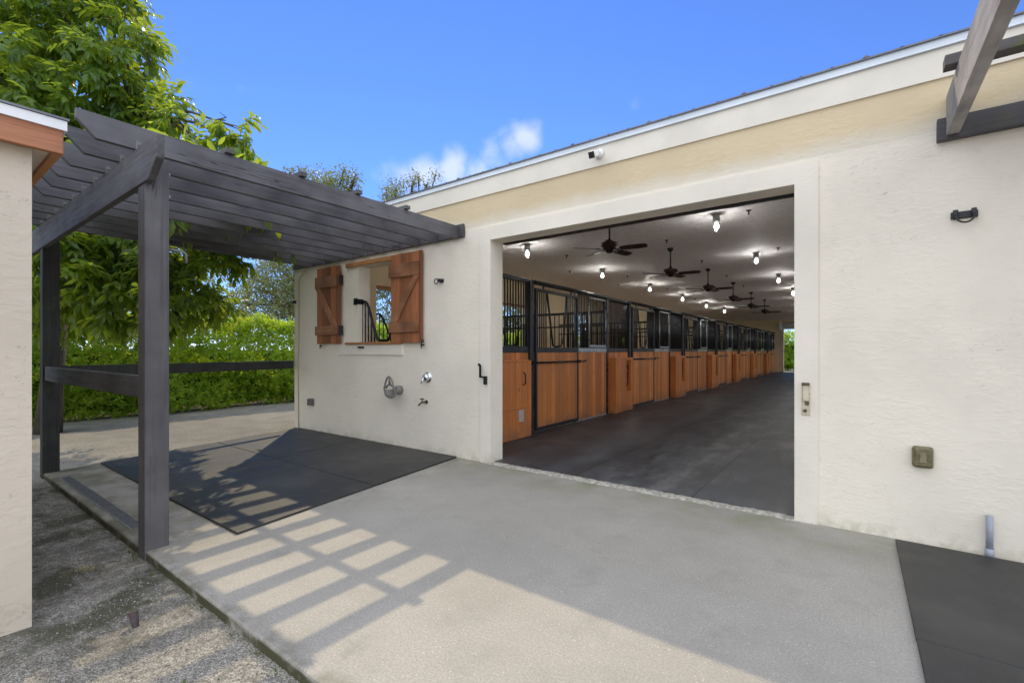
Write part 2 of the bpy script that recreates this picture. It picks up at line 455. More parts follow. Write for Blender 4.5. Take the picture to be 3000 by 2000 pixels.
# ------------------------------------------------------------------ camera, light, sky
cam = bpy.data.cameras.new('camera'); co = bpy.data.objects.new('camera', cam); COL.objects.link(co)
YAW = .638418
co.location = (0, 0, 1.35); co.rotation_euler = (math.pi / 2, 0, YAW)
cam.sensor_width = 36; cam.lens = 1370.3 / 3000 * 36; cam.shift_y = 26.7 / 3000
cam.clip_start = .05; cam.clip_end = 2000
SC.camera = co
KX, KY = .715, .595
SUN_EL = math.atan(1 / math.hypot(KX, KY)); SUN_AZ = math.atan2(KX, KY)
sl = bpy.data.lights.new('sun', 'SUN'); so = bpy.data.objects.new('sun', sl); COL.objects.link(so)
sl.energy = 2.0; sl.angle = R(.5); sl.color = (1, .83, .54)
so.rotation_euler = Vector((KX, -KY, -1)).to_track_quat('-Z', 'Y').to_euler()
so.location = (-30, 25, 42)

W = bpy.data.worlds.new('World'); SC.world = W; W.use_nodes = True
wt = W.node_tree; wn = wt.nodes; bg = wn['Background']
sky = wn.new('ShaderNodeTexSky'); sky.sky_type = 'NISHITA'; sky.sun_disc = False
sky.sun_elevation = SUN_EL; sky.sun_rotation = -SUN_AZ
sky.air_density = 1.0; sky.dust_density = 0; sky.ozone_density = 5.0
bg.inputs[1].default_value = .15
# two small fair-weather clouds in the sky, by direction
def wmath(op, a, b=None):
    x = wn.new('ShaderNodeMath'); x.operation = op
    for i, q in enumerate((a, b)):
        if q is None: continue
        if isinstance(q, (int, float)): x.inputs[i].default_value = q
        else: wt.links.new(q, x.inputs[i])
    return x.outputs[0]
tc = wn.new('ShaderNodeTexCoord')
c_, s_ = math.cos(YAW), math.sin(YAW)
def direction(px, py):
    v = Vector((-s_, c_, 0)) * 1370.3 + Vector((c_, s_, 0)) * (px * 3000 / 2352 - 1500) - Vector((0, 0, 1)) * (py * 3000 / 2352 - 1026.7)
    return v.normalized()
tint = wn.new('ShaderNodeMix'); tint.data_type = 'RGBA'; tint.blend_type = 'MULTIPLY'; tint.inputs[0].default_value = 1
wt.links.new(sky.outputs[0], tint.inputs[6]); tint.inputs[7].default_value = (.50, .63, .96, 1)
def wnoise(scale, detail, rough=.55, dist=0):
    x = wn.new('ShaderNodeTexNoise'); x.inputs['Scale'].default_value = scale; x.inputs['Detail'].default_value = detail; x.inputs['Roughness'].default_value = rough
    x.inputs['Distortion'].default_value = dist
    wt.links.new(tc.outputs['Generated'], x.inputs['Vector']); return x.outputs['Fac']
def wstep(v, a, b, lo=0.0, hi=1.0):
    x = wn.new('ShaderNodeMapRange'); x.interpolation_type = 'SMOOTHSTEP'
    x.inputs['From Min'].default_value = a; x.inputs['From Max'].default_value = b; x.inputs['To Min'].default_value = lo; x.inputs['To Max'].default_value = hi
    wt.links.new(v, x.inputs['Value']); return x.outputs[0]
total = None
for (px, py, size, amt) in ((1205, 312, .040, 1.0), (1180, 330, .040, .8), (1130, 352, .045, .6), (1040, 388, .050, .95), (985, 400, .055, .9), (1085, 398, .045, .8), (920, 425, .06, .7), (455, 205, .05, .35), (600, 240, .06, .35), (1465, 238, .04, .35), (1390, 250, .04, .25)):
    d = wn.new('ShaderNodeVectorMath'); d.operation = 'DISTANCE'
    wt.links.new(tc.outputs['Generated'], d.inputs[0]); d.inputs[1].default_value = direction(px, py)
    mr = wstep(d.outputs['Value'], size * 1.6, 0, 0, amt)
    total = mr if total is None else wmath('MAXIMUM', total, mr)
puff = wmath('ADD', total, wmath('MULTIPLY', wmath('SUBTRACT', wnoise(16, 6, .5, .4), .5), 1.1))
puff = wmath('MULTIPLY', wstep(puff, .30, 1.05), wstep(total, .02, .4))
# bright cloud added outside the view, as white fill on the shaded front
dt = wn.new('ShaderNodeVectorMath'); dt.operation = 'DOT_PRODUCT'
wt.links.new(tc.outputs['Generated'], dt.inputs[0]); dt.inputs[1].default_value = Vector((.56, -.74, .38)).normalized()
fill_bank = wmath('ADD', dt.outputs['Value'], wmath('MULTIPLY', wmath('SUBTRACT', wnoise(3.2, 6, .55, .5), .5), .7))
fill_bank = wstep(fill_bank, .02, .30)
shade_ = wstep(wnoise(5, 5), .3, .7)
ccol = wn.new('ShaderNodeMix'); ccol.data_type = 'RGBA'; wt.links.new(shade_, ccol.inputs[0])
ccol.inputs[6].default_value = (7.0, 7.4, 8.2, 1); ccol.inputs[7].default_value = (10.0, 10.5, 11.4, 1)
m1 = wn.new('ShaderNodeMix'); m1.data_type = 'RGBA'
wt.links.new(wmath('MULTIPLY', puff, .7), m1.inputs[0]); wt.links.new(tint.outputs[2], m1.inputs[6]); m1.inputs[7].default_value = (4.6, 4.9, 5.6, 1)
m2 = wn.new('ShaderNodeMix'); m2.data_type = 'RGBA'
wt.links.new(fill_bank, m2.inputs[0]); wt.links.new(m1.outputs[2], m2.inputs[6]); wt.links.new(ccol.outputs[2], m2.inputs[7])
wt.links.new(m2.outputs[2], bg.inputs[0])

SC.view_settings.view_transform = 'Standard'; SC.view_settings.look = 'None'
SC.view_settings.exposure = .46; SC.view_settings.gamma = 1
SC.cycles.use_denoising = True
SC.cycles.max_bounces = 8; SC.cycles.diffuse_bounces = 5; SC.cycles.transparent_max_bounces = 12
SC.cycles.sample_clamp_indirect = 6

# ------------------------------------------------------------------ ground
YW = 4.34          # face of the barn's front wall
XC = -8.0          # its far corner
XS = -4.25         # line of the stall fronts
YF = 33.0          # far wall
DX0, DX1, DZ = -3.53, -.413, 2.67        # doorway
g = MB(); g.box(-160, 120, -120, 160, -.4, -.06)
structure(g.build('ground', M['ground']))
s = MB()
s.prism([(-7.22, 1.06), (6.5, 1.06), (6.5, YW + .1), (-8.02, YW + .1)], 'z', -.16, 0)
structure(s.build('concrete_slab', M['concrete'], bevel=.012))
a = MB(); a.box(DX0 + .01, DX1 - .01, 4.395, 4.56, -.02, .022); a.box(-3.70, .35, 4.56, YF + .1, -.02, .022)
a.box(XS, -3.70, 4.66, YF + .1, -.02, .022)
structure(a.build('aisle_floor', M['aisle']))
a = MB(); a.box(-7.85, XS, 4.66, YF, -.02, .012); a.box(.35, 4.8, 4.56, YF, -.02, .012)
structure(a.build('stall_floor', M['stallfloor']))

# loose stones in the foreground
pm = MB()
for i in range(11000):
    x = rnd.uniform(-6.9, -.6); y = 1.0 - abs(rnd.gauss(0, .55))
    if y < -1.2: continue
    if x < -3.3 and y < .5: continue
    r = rnd.choice((.0025, .003, .004, .005, .007)) * rnd.uniform(.7, 1.3)
    if y > 1.05: continue
    z = -.06
    th = rnd.uniform(0, 6.28); ca, sa = math.cos(th), math.sin(th)
    vs = []
    for (u, v, w) in ((1, 0, 0), (0, 1, 0), (-1, 0, 0), (0, -1, 0), (0, 0, 1)):
        q = r * rnd.uniform(.7, 1.25)
        vs.append((x + (u * ca - v * sa) * q, y + (u * sa + v * ca) * q * .8, z + w * r * rnd.uniform(.6, 1.1)))
    pm.add(vs, [(0, 1, 4), (1, 2, 4), (2, 3, 4), (3, 0, 4)])
M['stone'] = NT('loose_stone'); _m = M['stone']; _m.pos()
_c = _m.mix(_m.g.outputs['Random Per Island'], (.08, .075, .068), (.34, .32, .29)); M['stone'] = _m.out(_c, .85)
o = pm.build('gravel', M['stone']); o['kind'] = 'stuff'; o['label'] = 'loose gravel stones beside the slab'

wm = MB()
for i in range(34):
    if i < 24: x = rnd.uniform(-4.2, -1.75); y = 1.045 - abs(rnd.gauss(0, .02))
    else: x = rnd.gauss(-2.0, .25); y = rnd.uniform(.55, .95)
    for k in range(rnd.randint(4, 9)):
        th = rnd.uniform(0, 6.28); ln = rnd.uniform(.007, .02); dx, dy = math.cos(th), math.sin(th); up = rnd.uniform(.4, 1.2) * ln
        p = Vector((x + rnd.gauss(0, .012), y + rnd.gauss(0, .006), -.061)); t = p + Vector((dx * ln, dy * ln * .6, up)); sd = Vector((-dy, dx, 0)) * ln * .22; mid_ = p.lerp(t, .55)
        wm.add([p, mid_ + sd, t, mid_ - sd], [(0, 1, 2, 3)])
wo = wm.build('weeds', leafmat('weed_leaf', (.06, .11, .02), (.14, .20, .03), (.3, .4, .04), .35)); wo['kind'] = 'stuff'; wo['label'] = 'tiny green weeds along the foot of the slab edge'

# ------------------------------------------------------------------ the barn
barn = thing('barn', 'long cream stucco horse barn with a wide open doorway and metal roof', 'barn', (-2, 4.34, 0))
WX0, WX1, WZ0, WZ1 = -6.155, -5.17, 1.455, 2.64
w = MB()
def wall_y(mb, y0, y1, xs, holes, z0, z1):
    """a wall lying along X made of blocks that butt at the edges of its openings"""
    cuts = sorted(set(xs + [h[0] for h in holes] + [h[1] for h in holes]))
    for x0, x1 in zip(cuts, cuts[1:]):
        hs = [h for h in holes if h[0] <= x0 + 1e-6 and h[1] >= x1 - 1e-6]
        z = z0
        for h in sorted(hs, key=lambda q: q[2]):
            if h[2] > z: mb.box(x0, x1, y0, y1, z, h[2])
            z = h[3]
        if z < z1: mb.box(x0, x1, y0, y1, z, z1)
wall_y(w, YW, YW + .22, [XC, 5.0], [(DX0, DX1, -.1, DZ), (WX0, WX1, WZ0, WZ1)], -.1, 3.30)
w.build('facade_wall', M['stucco'], barn)
# side wall with a window to every stall
A0, PER = 6.2, 4.0
w = MB()
cuts = [YW + .22]
wins = []
for i in range(7):
    y0 = 5.93 + PER * i; wins.append((y0, y0 + 1.35))
ys = YW + .22
for (y0, y1) in wins:
    w.box(XC, XC + .2, ys, y0, -.1, 3.30)
    w.box(XC, XC + .2, y0, y1, -.1, 1.45)
    w.box(XC, XC + .2, y0, y1, 2.67, 3.30)
    ys = y1
w.box(XC, XC + .2, ys, YF + .2, -.1, 3.30)
w.build('side_wall', M['interior'], barn)
w = MB()
wall_y(w, YF, YF + .2, [XC + .2, 5.0], [(-3.72, -.4, -.1, 2.66)], -.1, 3.30)
w.build('end_wall', M['interior'], barn)
w = MB(); w.box(.35, .42, YW + .22, YF, .02, .6); w.build('aisle_wall', M['stallwood'], barn)
w = MB(); ys = YW + .22  # wide openings added on this unseen side to light the ceiling
for i in range(7):
    y0 = 4.9 + PER * i; y1 = y0 + 3.5
    w.box(4.8, 5.0, ys, y0, -.1, 3.30); w.box(4.8, 5.0, y0, y1, -.1, .95); w.box(4.8, 5.0, y0, y1, 3.1, 3.30); ys = y1
w.box(4.8, 5.0, ys, YF + .2, -.1, 3.30)
w.build('side_wall', M['interior'], barn)
w = MB(); w.box(XC + .2, 4.8, YW + .22, YF, 3.25, 3.31); w.build('ceiling', M['ceiling'], barn)
# white interior jamb posts of the end door and its roller
w = MB(); w.box(-3.76, -3.72, YF - .05, YF, 0, 2.66); w.build('door_jamb', M['white_metal'], barn)
w = MB(); w.tube([(-3.85, YF - .22, 2.86), (-.3, YF - .22, 2.86)], .19, 14)
w.box(-3.9, -3.8, YF - .45, YF, 2.62, 3.08)
w.build('roller_door', M['white_metal'], barn)

# raised plain surround of the doorway
t = MB()
t.box(-3.69, DX0, YW - .018, YW, -.02, DZ + .16)
t.box(DX1, -.253, YW - .018, YW, -.02, DZ + .16)
t.box(DX0, DX1, YW - .018, YW, DZ, DZ + .16)
t.build('door_surround', M['trim'], barn)
t = MB(); t.box(DX0 + .002, DX1 - .002, YW + .235, YW + .30, DZ - .012, DZ + .06); t.build('door_track', M['black'], barn)
# broken concrete sill under the doorway
t = MB()
n = 60
vs = []; fs = []
for i in range(n + 1):
    x = -3.60 + (3.22) * i / n
    yo = 4.34 + rnd.uniform(-.02, .012); zo = .014 + rnd.uniform(-.006, .008)
    vs += [(x, yo - .03, 0.0), (x, yo, zo), (x, 4.46, .018), (x, 4.46, -.05), (x, yo - .03, -.05)]
for i in range(n):
    for k in range(5):
        k2 = (k + 1) % 5
        fs.append((i * 5 + k, i * 5 + k2, (i + 1) * 5 + k2, (i + 1) * 5 + k))
t.add(vs, [f[::-1] for f in fs], False)
M['sill'] = simple('broken_sill', (.40, .38, .33), .9, 0, .35, 30, .4)
t.build('threshold', M['sill'], barn)
# eaves
YE, ZE = 4.25, 3.452
t = MB(); t.box(-8.05, 5.3, YE, YE + .04, 3.185, 3.40); t.build('fascia', M['fascia'], barn)
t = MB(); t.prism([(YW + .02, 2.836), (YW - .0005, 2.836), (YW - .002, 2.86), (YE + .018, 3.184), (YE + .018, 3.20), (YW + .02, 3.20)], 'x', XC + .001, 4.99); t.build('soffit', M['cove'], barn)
t = MB(); t.prism([(YE - .022, 3.385), (YE - .004, 3.383), (YE - .004, ZE), (YE - .012, ZE), (YE - .016, 3.40)], 'x', -8.07, 5.35)
t.build('drip_edge', M['steel_blue'], barn)
# ribbed metal roof, hipped
t = MB()
rx0, rx1, ry0, ry1 = -8.08, 5.4, YE - .03, YF + .5
zr = ZE + .004; run = (rx1 - rx0) / 2; hz = zr + run * math.tan(R(11))
xm = (rx0 + rx1) / 2
A = (rx0, ry0, zr); B = (rx1, ry0, zr); Cc = (rx1, ry1, zr); D = (rx0, ry1, zr); E1 = (xm, ry0 + run, hz); E2 = (xm, ry1 - run, hz)
dn = lambda p: (p[0], p[1], p[2] - .012)
top = [A, B, Cc, D, E1, E2]
t.add(top + [dn(p) for p in top], [(0, 1, 4), (1, 2, 5, 4), (2, 3, 5), (3, 0, 4, 5), (0, 6, 7, 1), (1, 7, 8, 2), (2, 8, 9, 3), (3, 9, 6, 0), (6, 10, 7), (7, 10, 11, 8), (8, 11, 9), (9, 11, 10, 6)])
x = rx0 + .12
k = 0
sl11 = math.tan(R(11))
while x < rx1 - .05:                         # ribs running up from the front eave
    L = min(x - rx0, rx1 - x); big = (k % 4 == 0)
    hh, ww = (.013, .02) if big else (.003, .010)
    y0, y1 = ry0 - .004, ry0 + L
    z0, z1 = zr, zr + L * sl11
    vs = [(x - ww, y0, z0), (x - ww * .45, y0, z0 + hh), (x + ww * .45, y0, z0 + hh), (x + ww, y0, z0),
          (x - ww, y1, z1), (x - ww * .45, y1, z1 + hh), (x + ww * .45, y1, z1 + hh), (x + ww, y1, z1)]
    t.add(vs, [(0, 1, 2, 3)[::-1], (0, 4, 5, 1)[::-1], (1, 5, 6, 2)[::-1], (2, 6, 7, 3)[::-1]])
    x += .2; k += 1
t.build('roof', M['roof_metal'], barn)

# stable window: wooden head, sill, plastered apron, shutters, curved yoke grille
win = MB()
win.box(-6.43, -5.12, YW - .035, YW - .001, 2.637, 2.698)
wl = win.build('window_lintel', M['cedar_x'], barn, .004)
win = MB(); win.box(-6.44, -5.12, YW - .045, YW - .001, 1.442, 1.475); win.box(WX0 + .001, WX1 - .001, YW - .001, YW + .21, 1.45, 1.475)
ws = win.build('window_sill', M['cedar_x'], barn, .004)
win = MB(); win.box(-6.64, -5.11, YW - .02, YW + .05, 1.285, 1.441)
ap = win.build('window_apron', M['trim'], barn, .004)
for x in (-6.075, -6.0):
    q = MB(); q.box(x - .024, x + .024, YW - .048, YW - .018, 1.385, 1.412); q.build('bracket', M['black'], ap, .003)
def yoke(mb, x0, x1, zt, zb, zlow, y, n=40, axis='x', step=.075, skip=True):
    """a grille whose top rail dips in a U for the horse's neck"""
    pts = []
    for i in range(n + 1):
        u = i / n; x = x0 + (x1 - x0) * u
        a = abs(u - .5) / .5
        s = max(0, min(1, (a - .16) / (.80 - .16))); s = s * s * (3 - 2 * s)
        z = zlow + (zt - zlow) * s
        pts.append((x, y, z) if axis == 'x' else (y, x, z))
    mb.tube(pts, .021, 8)
    x = x0 + step * .5
    while x < x1:
        u = (x - x0) / (x1 - x0); a = abs(u - .5) / .5
        s = max(0, min(1, (a - .16) / (.80 - .16))); s = s * s * (3 - 2 * s)
        z = zlow + (zt - zlow) * s
        if z - zb > .05:
            mb.tube([(x, y, zb), (x, y, z)] if axis == 'x' else [(y, x, zb), (y, x, z)], .0115, 6)
        x += step
q = MB(); yoke(q, -6.20, -5.12, 2.10, 1.475, 1.50, YW - .015 + .1)
q.box(-6.24, -6.165, YW - .02, YW + .02, 2.05, 2.15)
q.box(-6.165, -6.15, YW, YW + .1, 2.06, 2.14)
q.build('yoke_grille', M['blackgloss'], barn)

def shutter(x0, x1, up, label):
    sh = MB()
    nb = 5; wd = (x1 - x0) / nb
    for i in range(nb):
        dz = rnd.uniform(-.006, .006); dy = rnd.uniform(0, .003)
        sh.box(x0 + i * wd + .0012, x0 + (i + 1) * wd - .0012, YW - .055 - dy, YW - .03, 1.462 + dz, 2.695 + dz)
    o = sh.build('shutter', M['shutter'], barn, .003); o['label'] = label
    for (z0, z1) in ((2.365, 2.545), (1.60, 1.745)):
        b = MB(); b.box(x0 - .022, x1 - .055 + rnd.uniform(0, .02), YW - .082, YW - .058, z0, z1); b.build('batten', M['batten'], o, .003)
    za, zb = 2.362, 1.748
    xa, xb = (x0 + .0, x1 - .17) if up < 0 else (x0 + .02, x1 - .13)
    if up < 0: pts = [(xa - .01, za), (xa + .115, za), (xb + .12, zb), (xb - .02, zb)]
    else: pts = [(xb, za), (xb + .10, za), (xa + .135, zb), (xa + .0, zb)]
    b = MB(); b.prism(pts, 'y', YW - .081, YW - .058); b.build('brace', M['brace'], o, .003)
    for z in (2.46, 1.67):
        b = MB()
        hx = x1 + .002 if up < 0 else x0 - .03
        b.box(hx, hx + .026, YW - .075, YW - .01, z - .075, z + .075); b.build('hinge', M['black'], o, .003)
    px = x0 + .09 if up < 0 else x1 - .005
    b = MB(); b.tube([(px, YW - .05, 1.465), (px, YW - .055, 1.38)], .008, 8); b.tube([(px - .01, YW - .055, 1.425), (px + .045, YW - .05, 1.425)], .011, 8)
    if up > 0:
        b.tube([(px + .03 + .022 * math.cos(k * .7854), YW - .06, 1.48 + .022 * math.sin(k * .7854)) for k in range(8)], .006, 6, closed=True)
    b.build('bolt', M['black'], o)
shutter(-7.19, -6.55, -1, 'shutter folded back against the wall beyond the window')
shutter(-5.31, -4.68, 1, 'taller looking shutter covering part of the window')

# lintels and yokes of the side windows
for i, (y0, y1) in enumerate(wins):
    b = MB(); b.box(XC + .03, XC + .17, y0 - .0, y1 + .0, 2.61, 2.668); b.build('side_lintel', M['cedar_y'], barn)
    b = MB(); yoke(b, y0, y1, 2.10, 1.45, 1.50, XC + .1, axis='y', step=.1); b.build('side_yoke', M['bar'], barn)

# ------------------------------------------------------------------ stalls along the aisle
def bars(mb, y0, y1, z0, z1, x, step=.098, r=.011):
    n = max(1, int(round((y1 - y0) / step)))
    for i in range(n):
        y = y0 + (i + .5) * (y1 - y0) / n
        mb.tube([(x, y, z0), (x, y, z1)], r, 6)

def box_with_slot(o, y0, y1, x, slot):
    b = MB()
    d = .14
    ya, yb = slot
    b.box(x, x + d, y0, ya, .03, 1.20)
    b.box(x, x + d, yb, y1, .03, 1.20)
    b.box(x, x + d, ya, yb, .03, .46)
    b.box(x, x + d, ya, yb, 1.14, 1.20)
    b.box(x, x + .03, ya, yb, .46, 1.14)
    p = b.build('bridle_box', M['boxwood'], o, .004)
    h = MB(); ym = (ya + yb) / 2
    h.tube([(x + .10, ym - .05, 1.05), (x + .12, ym, .92), (x + .10, ym + .04, .80), (x + .11, ym + .01, .66), (x + .10, ym - .03, .55)], .014, 6)
    h.tube([(x + .10, ym + .03, 1.07), (x + .12, ym + .02, .95), (x + .12, ym - .03, .85), (x + .10, ym + .03, .72)], .012, 6)
    h.build('halter', M['halter'], p)
    return p

stall = thing('horse_stall', 'first full horse stall in from the doorway, its post beside the grey floor edge', 'horse stall', (XS, A0, 0), 'horse stalls along the aisle')
Y0 = A0
# posts
q = MB(); q.box(XS - .06, XS + .055, Y0 - .055, Y0 + .05, 0, 2.47); q.box(XS - .075, XS + .075, Y0 - .075, Y0 + .07, .022, .05); q.build('post', M['black'], stall, .012)
q = MB(); q.box(XS - .05, XS + .03, Y0 + 2.80, Y0 + 2.89, 0, 2.44); q.build('post', M['blackgloss'], stall, .01)
# head rail and sliding track
q = MB(); q.box(XS - .05, XS + .03, Y0 + .05, Y0 + 2.80, 2.435, 2.49); q.box(XS - .05, XS + .03, Y0 + 2.89, Y0 + PER - .055, 2.42, 2.47)
q.tube([(XS + .065, Y0 + .05, 2.45), (XS + .065, Y0 + 2.85, 2.45)], .03, 10)
q.build('head_rail', M['black'], stall)
# sliding door
q = MB()
dx0, dx1 = XS + .035, XS + .075
ya, yb = Y0 + .075, Y0 + 1.50
q.box(dx0, dx1, ya, ya + .045, .05, 2.36); q.box(dx0, dx1, yb - .045, yb, .05, 2.36)
q.box(dx0, dx1, ya + .045, yb - .045, .05, .11); q.box(dx0, dx1, ya + .045, yb - .045, 1.32, 1.40); q.box(dx0, dx1, ya + .045, yb - .045, 2.31, 2.36)
for y in (ya + .25, yb - .25): q.box(dx0 + .01, dx1 - .01, y - .015, y + .015, 2.36, 2.43)
dr = q.build('stall_door', M['black'], stall, .004)
q = MB(); q.box(dx0 + .008, dx1 - .008, ya + .045, yb - .045, .11, 1.32); q.build('door_panel', M['stallwood'], dr)
q = MB()
xm_ = (dx0 + dx1) / 2
bars(q, ya + .045, ya + .36, 1.40, 2.31, xm_, .058)
bars(q, yb - .42, yb - .045, 1.40, 2.31, xm_, .058)
q.tube([(xm_, ya + .36, 2.31), (xm_, ya + .55, 1.44), (xm_, ya + .62, 1.415)], .018, 8)
q.tube([(xm_, yb - .42, 2.31), (xm_, yb - .50, 1.60), (xm_, yb - .60, 1.43), (xm_, ya + .62, 1.415)], .018, 8)
q.build('door_grille', M['bar'], dr)
q = MB(); q.tube([(XS + .105, Y0 - .04, 1.155), (XS + .105, Y0 + 1.72, 1.155)], .016, 8)
q.box(XS + .05, XS + .12, Y0 - .06, Y0 - .02, 1.13, 1.18); q.box(XS + .07, XS + .12, yb - .03, yb, 1.13, 1.18)
q.build('latch_bar', M['blackgloss'], dr)
# fixed front beside the door
fa, fb = Y0 + 1.50, Y0 + 2.80
q = MB(); q.box(XS - .015, XS + .015, fa, fb, .05, 1.32); q.build('fixed_panel', M['stallwood'], stall)
q = MB(); q.box(XS - .025, XS + .025, fa, fb, 1.32, 1.40); q.box(XS - .025, XS + .025, fa - .02, fa + .03, .02, 2.435); q.box(XS - .025, XS + .025, fa, fb, .012, .05); q.build('panel_rail', M['grey_steel'], stall, .004)
q = MB(); bars(q, fa + .03, fb, 1.40, 2.435, XS, .062); q.build('fixed_grille', M['bar'], stall)
q = MB()
ga, gb, gz0, gz1 = fa + .50, fb - .06, 1.44, 2.38
gx = XS + .03
q.tube([(gx, ga, gz0), (gx, ga, gz1)], .016, 8); q.tube([(gx, gb, gz0), (gx, gb, gz1)], .016, 8)
q.box(gx - .012, gx + .012, ga, gb, gz0 - .02, gz0 + .02); q.box(gx - .012, gx + .012, ga, gb, gz1 - .015, gz1 + .015)
q.build('feed_gate', M['grey_steel'], stall)
# panel in front of the next stall, with its box
na, nb_ = Y0 + 2.89, Y0 + PER - .055
q = MB(); q.box(XS - .02, XS + .01, na, nb_, .03, 1.32); q.build('fixed_panel', M['stallwood'], stall)
q = MB(); q.box(XS - .025, XS + .025, na, nb_, 1.32, 1.40); q.build('panel_rail', M['black'], stall, .004)
q = MB(); bars(q, na, nb_, 1.40, 2.42, XS, .062); q.build('fixed_grille', M['bar'], stall)
box_with_slot(stall, na + .10, nb_ - .02, XS + .012, (nb_ - .40, nb_ - .15))
# partition to the next stall
py_ = Y0 + 2.85
q = MB(); q.box(-7.78, XS - .06, py_ - .02, py_ + .02, .02, 1.32); q.build('partition', M['stallwood'], stall)
q = MB(); q.box(-7.78, XS - .06, py_ - .025, py_ + .025, 1.32, 1.39); q.box(-7.78, XS - .06, py_ - .025, py_ + .025, 2.14, 2.19)
q.box(-7.78, XS - .06, py_ - .015, py_ + .015, 1.86, 1.89)
x = -7.7
while x < XS - .1:
    q.tube([(x, py_, 1.39), (x, py_, 2.14)], .012, 6); x += .115
q.build('partition_grille', M['bar'], stall)
ordinal = ['first', 'second', 'third', 'fourth', 'fifth', 'sixth', 'seventh']
stall['label'] = 'first horse stall in from the doorway, orange boards under tall black bars'
for i in range(1, 7):
    st_ = copy_tree(stall, (XS, A0 + PER * i, 0), ordinal[i] + ' horse stall from the doorway, orange boards under black bars' + (', next to the end wall' if i == 6 else ''))
# short front panel between the facade and the first post
ep = thing('stall_end_panel', 'short stall front with a wooden box just inside the doorway, before the first post', 'stall panel', (XS, 5.4, 0))
q = MB(); q.box(XS - .02, XS + .01, 4.57, A0 - .055, .03, 1.32); q.build('fixed_panel', M['stallwood'], ep)
q = MB(); q.box(XS - .025, XS + .025, 4.57, A0 - .055, 1.32, 1.42); q.build('panel_rail', M['black'], ep, .004)
q = MB(); q.box(XS - .03, XS + .03, 4.57, A0 - .055, 2.43, 2.49); q.build('head_rail', M['black'], ep, .004)
q = MB(); bars(q, 4.6, A0 - .06, 1.42, 2.43, XS, .07, .012); q.build('fixed_grille', M['bar'], ep)
b = MB(); b.box(XS + .012, XS + .16, 4.75, 6.02, .03, 1.20)
p = b.build('bridle_box', M['boxwood'], ep, .005)
b = MB(); b.box(XS + .155, XS + .175, 4.7, 5.93, 1.185, 1.215); b.box(XS + .155, XS + .172, 4.7, 5.93, .475, .50); b.build('ledge', M['boxwood'], p, .003)
b = MB(); b.tube([(XS + .165, 5.80, 1.02), (XS + .20, 5.80, 1.0), (XS + .205, 5.80, .86), (XS + .165, 5.80, .83)], .011, 8); b.build('handle', M['black'], p)
b = MB(); b.box(XS + .16, XS + .168, 5.68, 5.80, .28, .46); b.build('plate', M['label'], p, .003)
b = MB(); b.box(XS + .02, XS + .12, 6.03, 6.14, 1.03, 1.10); b.build('latch', M['blackgloss'], ep, .006)

# ------------------------------------------------------------------ fans, lamps, sprinklers
FX, CZ = -2.82, 3.25
fan = thing('ceiling_fan', 'first black five blade ceiling fan in from the doorway', 'ceiling fan', (FX, 6.1, CZ), 'ceiling fans down the aisle')
fy = 6.1
down = Matrix.Rotation(math.pi, 3, 'X')
q = MB(); q.lathe((FX, fy, CZ), [(.0, .001), (.062, .001), (.06, .02), (.035, .055), (.016, .065), (.0, .066)], 18, down); q.build('canopy', M['fan'], fan)
q = MB(); q.tube([(FX, fy, CZ - .05), (FX, fy, CZ - .38)], .0125, 10); q.build('rod', M['fan'], fan)
q = MB(); q.lathe((FX, fy, CZ - .33), [(.0, 0), (.018, 0), (.03, .03), (.055, .05), (.118, .058), (.122, .08), (.118, .10), (.09, .125), (.088, .15), (.055, .155), (.05, .19), (.03, .20), (.0, .20)], 22, down); q.build('motor', M['fan'], fan)
for k in range(5):
    a = R(72 * k + 8)
    rot = Matrix.Rotation(a, 3, 'Z') @ Matrix.Rotation(R(-13), 3, 'X')
    c0 = Vector((FX, fy, CZ - .475))
    prof = [(.15, -.045), (.24, -.062), (.42, -.066), (.50, -.056), (.525, -.03), (.525, .03), (.50, .056), (.42, .066), (.24, .062), (.15, .045)]
    up_ = [c0 + rot @ Vector((x, y, .004)) for x, y in prof]; dn_ = [c0 + rot @ Vector((x, y, -.004)) for x, y in prof]
    n_ = len(prof)
    q = MB(); q.add(up_ + dn_, [tuple(range(n_)), tuple(range(n_, 2 * n_))[::-1]] + [((i + 1) % n_, i, n_ + i, n_ + (i + 1) % n_) for i in range(n_)])
    rz = Matrix.Rotation(a, 3, 'Z')
    q.obox(c0 + rz @ Vector((.13, 0, -.008)), (.13, .022, .008), rz)
    q.build('blade', M['fan'], fan)
for i, y in enumerate((8.75, 11.45, 14.15, 16.85, 19.55)):
    copy_tree(fan, (FX, y, CZ), ordinal[i + 1] + ' black five blade ceiling fan from the doorway')

def lamp(x, y):
    L = thing('ceiling_lamp', '', 'ceiling lamp', (x, y, CZ), 'jar lamps on the barn ceiling')
    q = MB(); q.lathe((x, y, CZ), [(.0, .001), (.07, .001), (.07, .012), (.05, .016), (.05, .085), (.060, .10), (.060, .108), (.0, .109)], 16, down); q.build('lamp_base', M['grey_steel'], L)
    q = MB(); q.lathe((x, y, CZ - .108), [(.043, 0), (.045, .02), (.045, .085), (.038, .115), (.02, .128), (.0, .13)], 16, down); q.build('glass_jar', M['glass'], L)
    q = MB(); q.lathe((x, y, CZ - .105), [(.0, 0), (.014, .005), (.016, .02), (.026, .04), (.029, .058), (.024, .078), (.011, .086), (.0, .088)], 12, down); q.build('bulb', M['bulb'], L)
    return L
L0 = lamp(-4.78, 6.9)
L0['label'] = 'lit jar lamp above the stalls, first from the doorway'
for i in range(1, 6):
    copy_tree(L0, (-4.78, 6.9 + 3.06 * i, CZ), 'lit jar lamp above the stalls, ' + ordinal[i] + ' from the doorway')
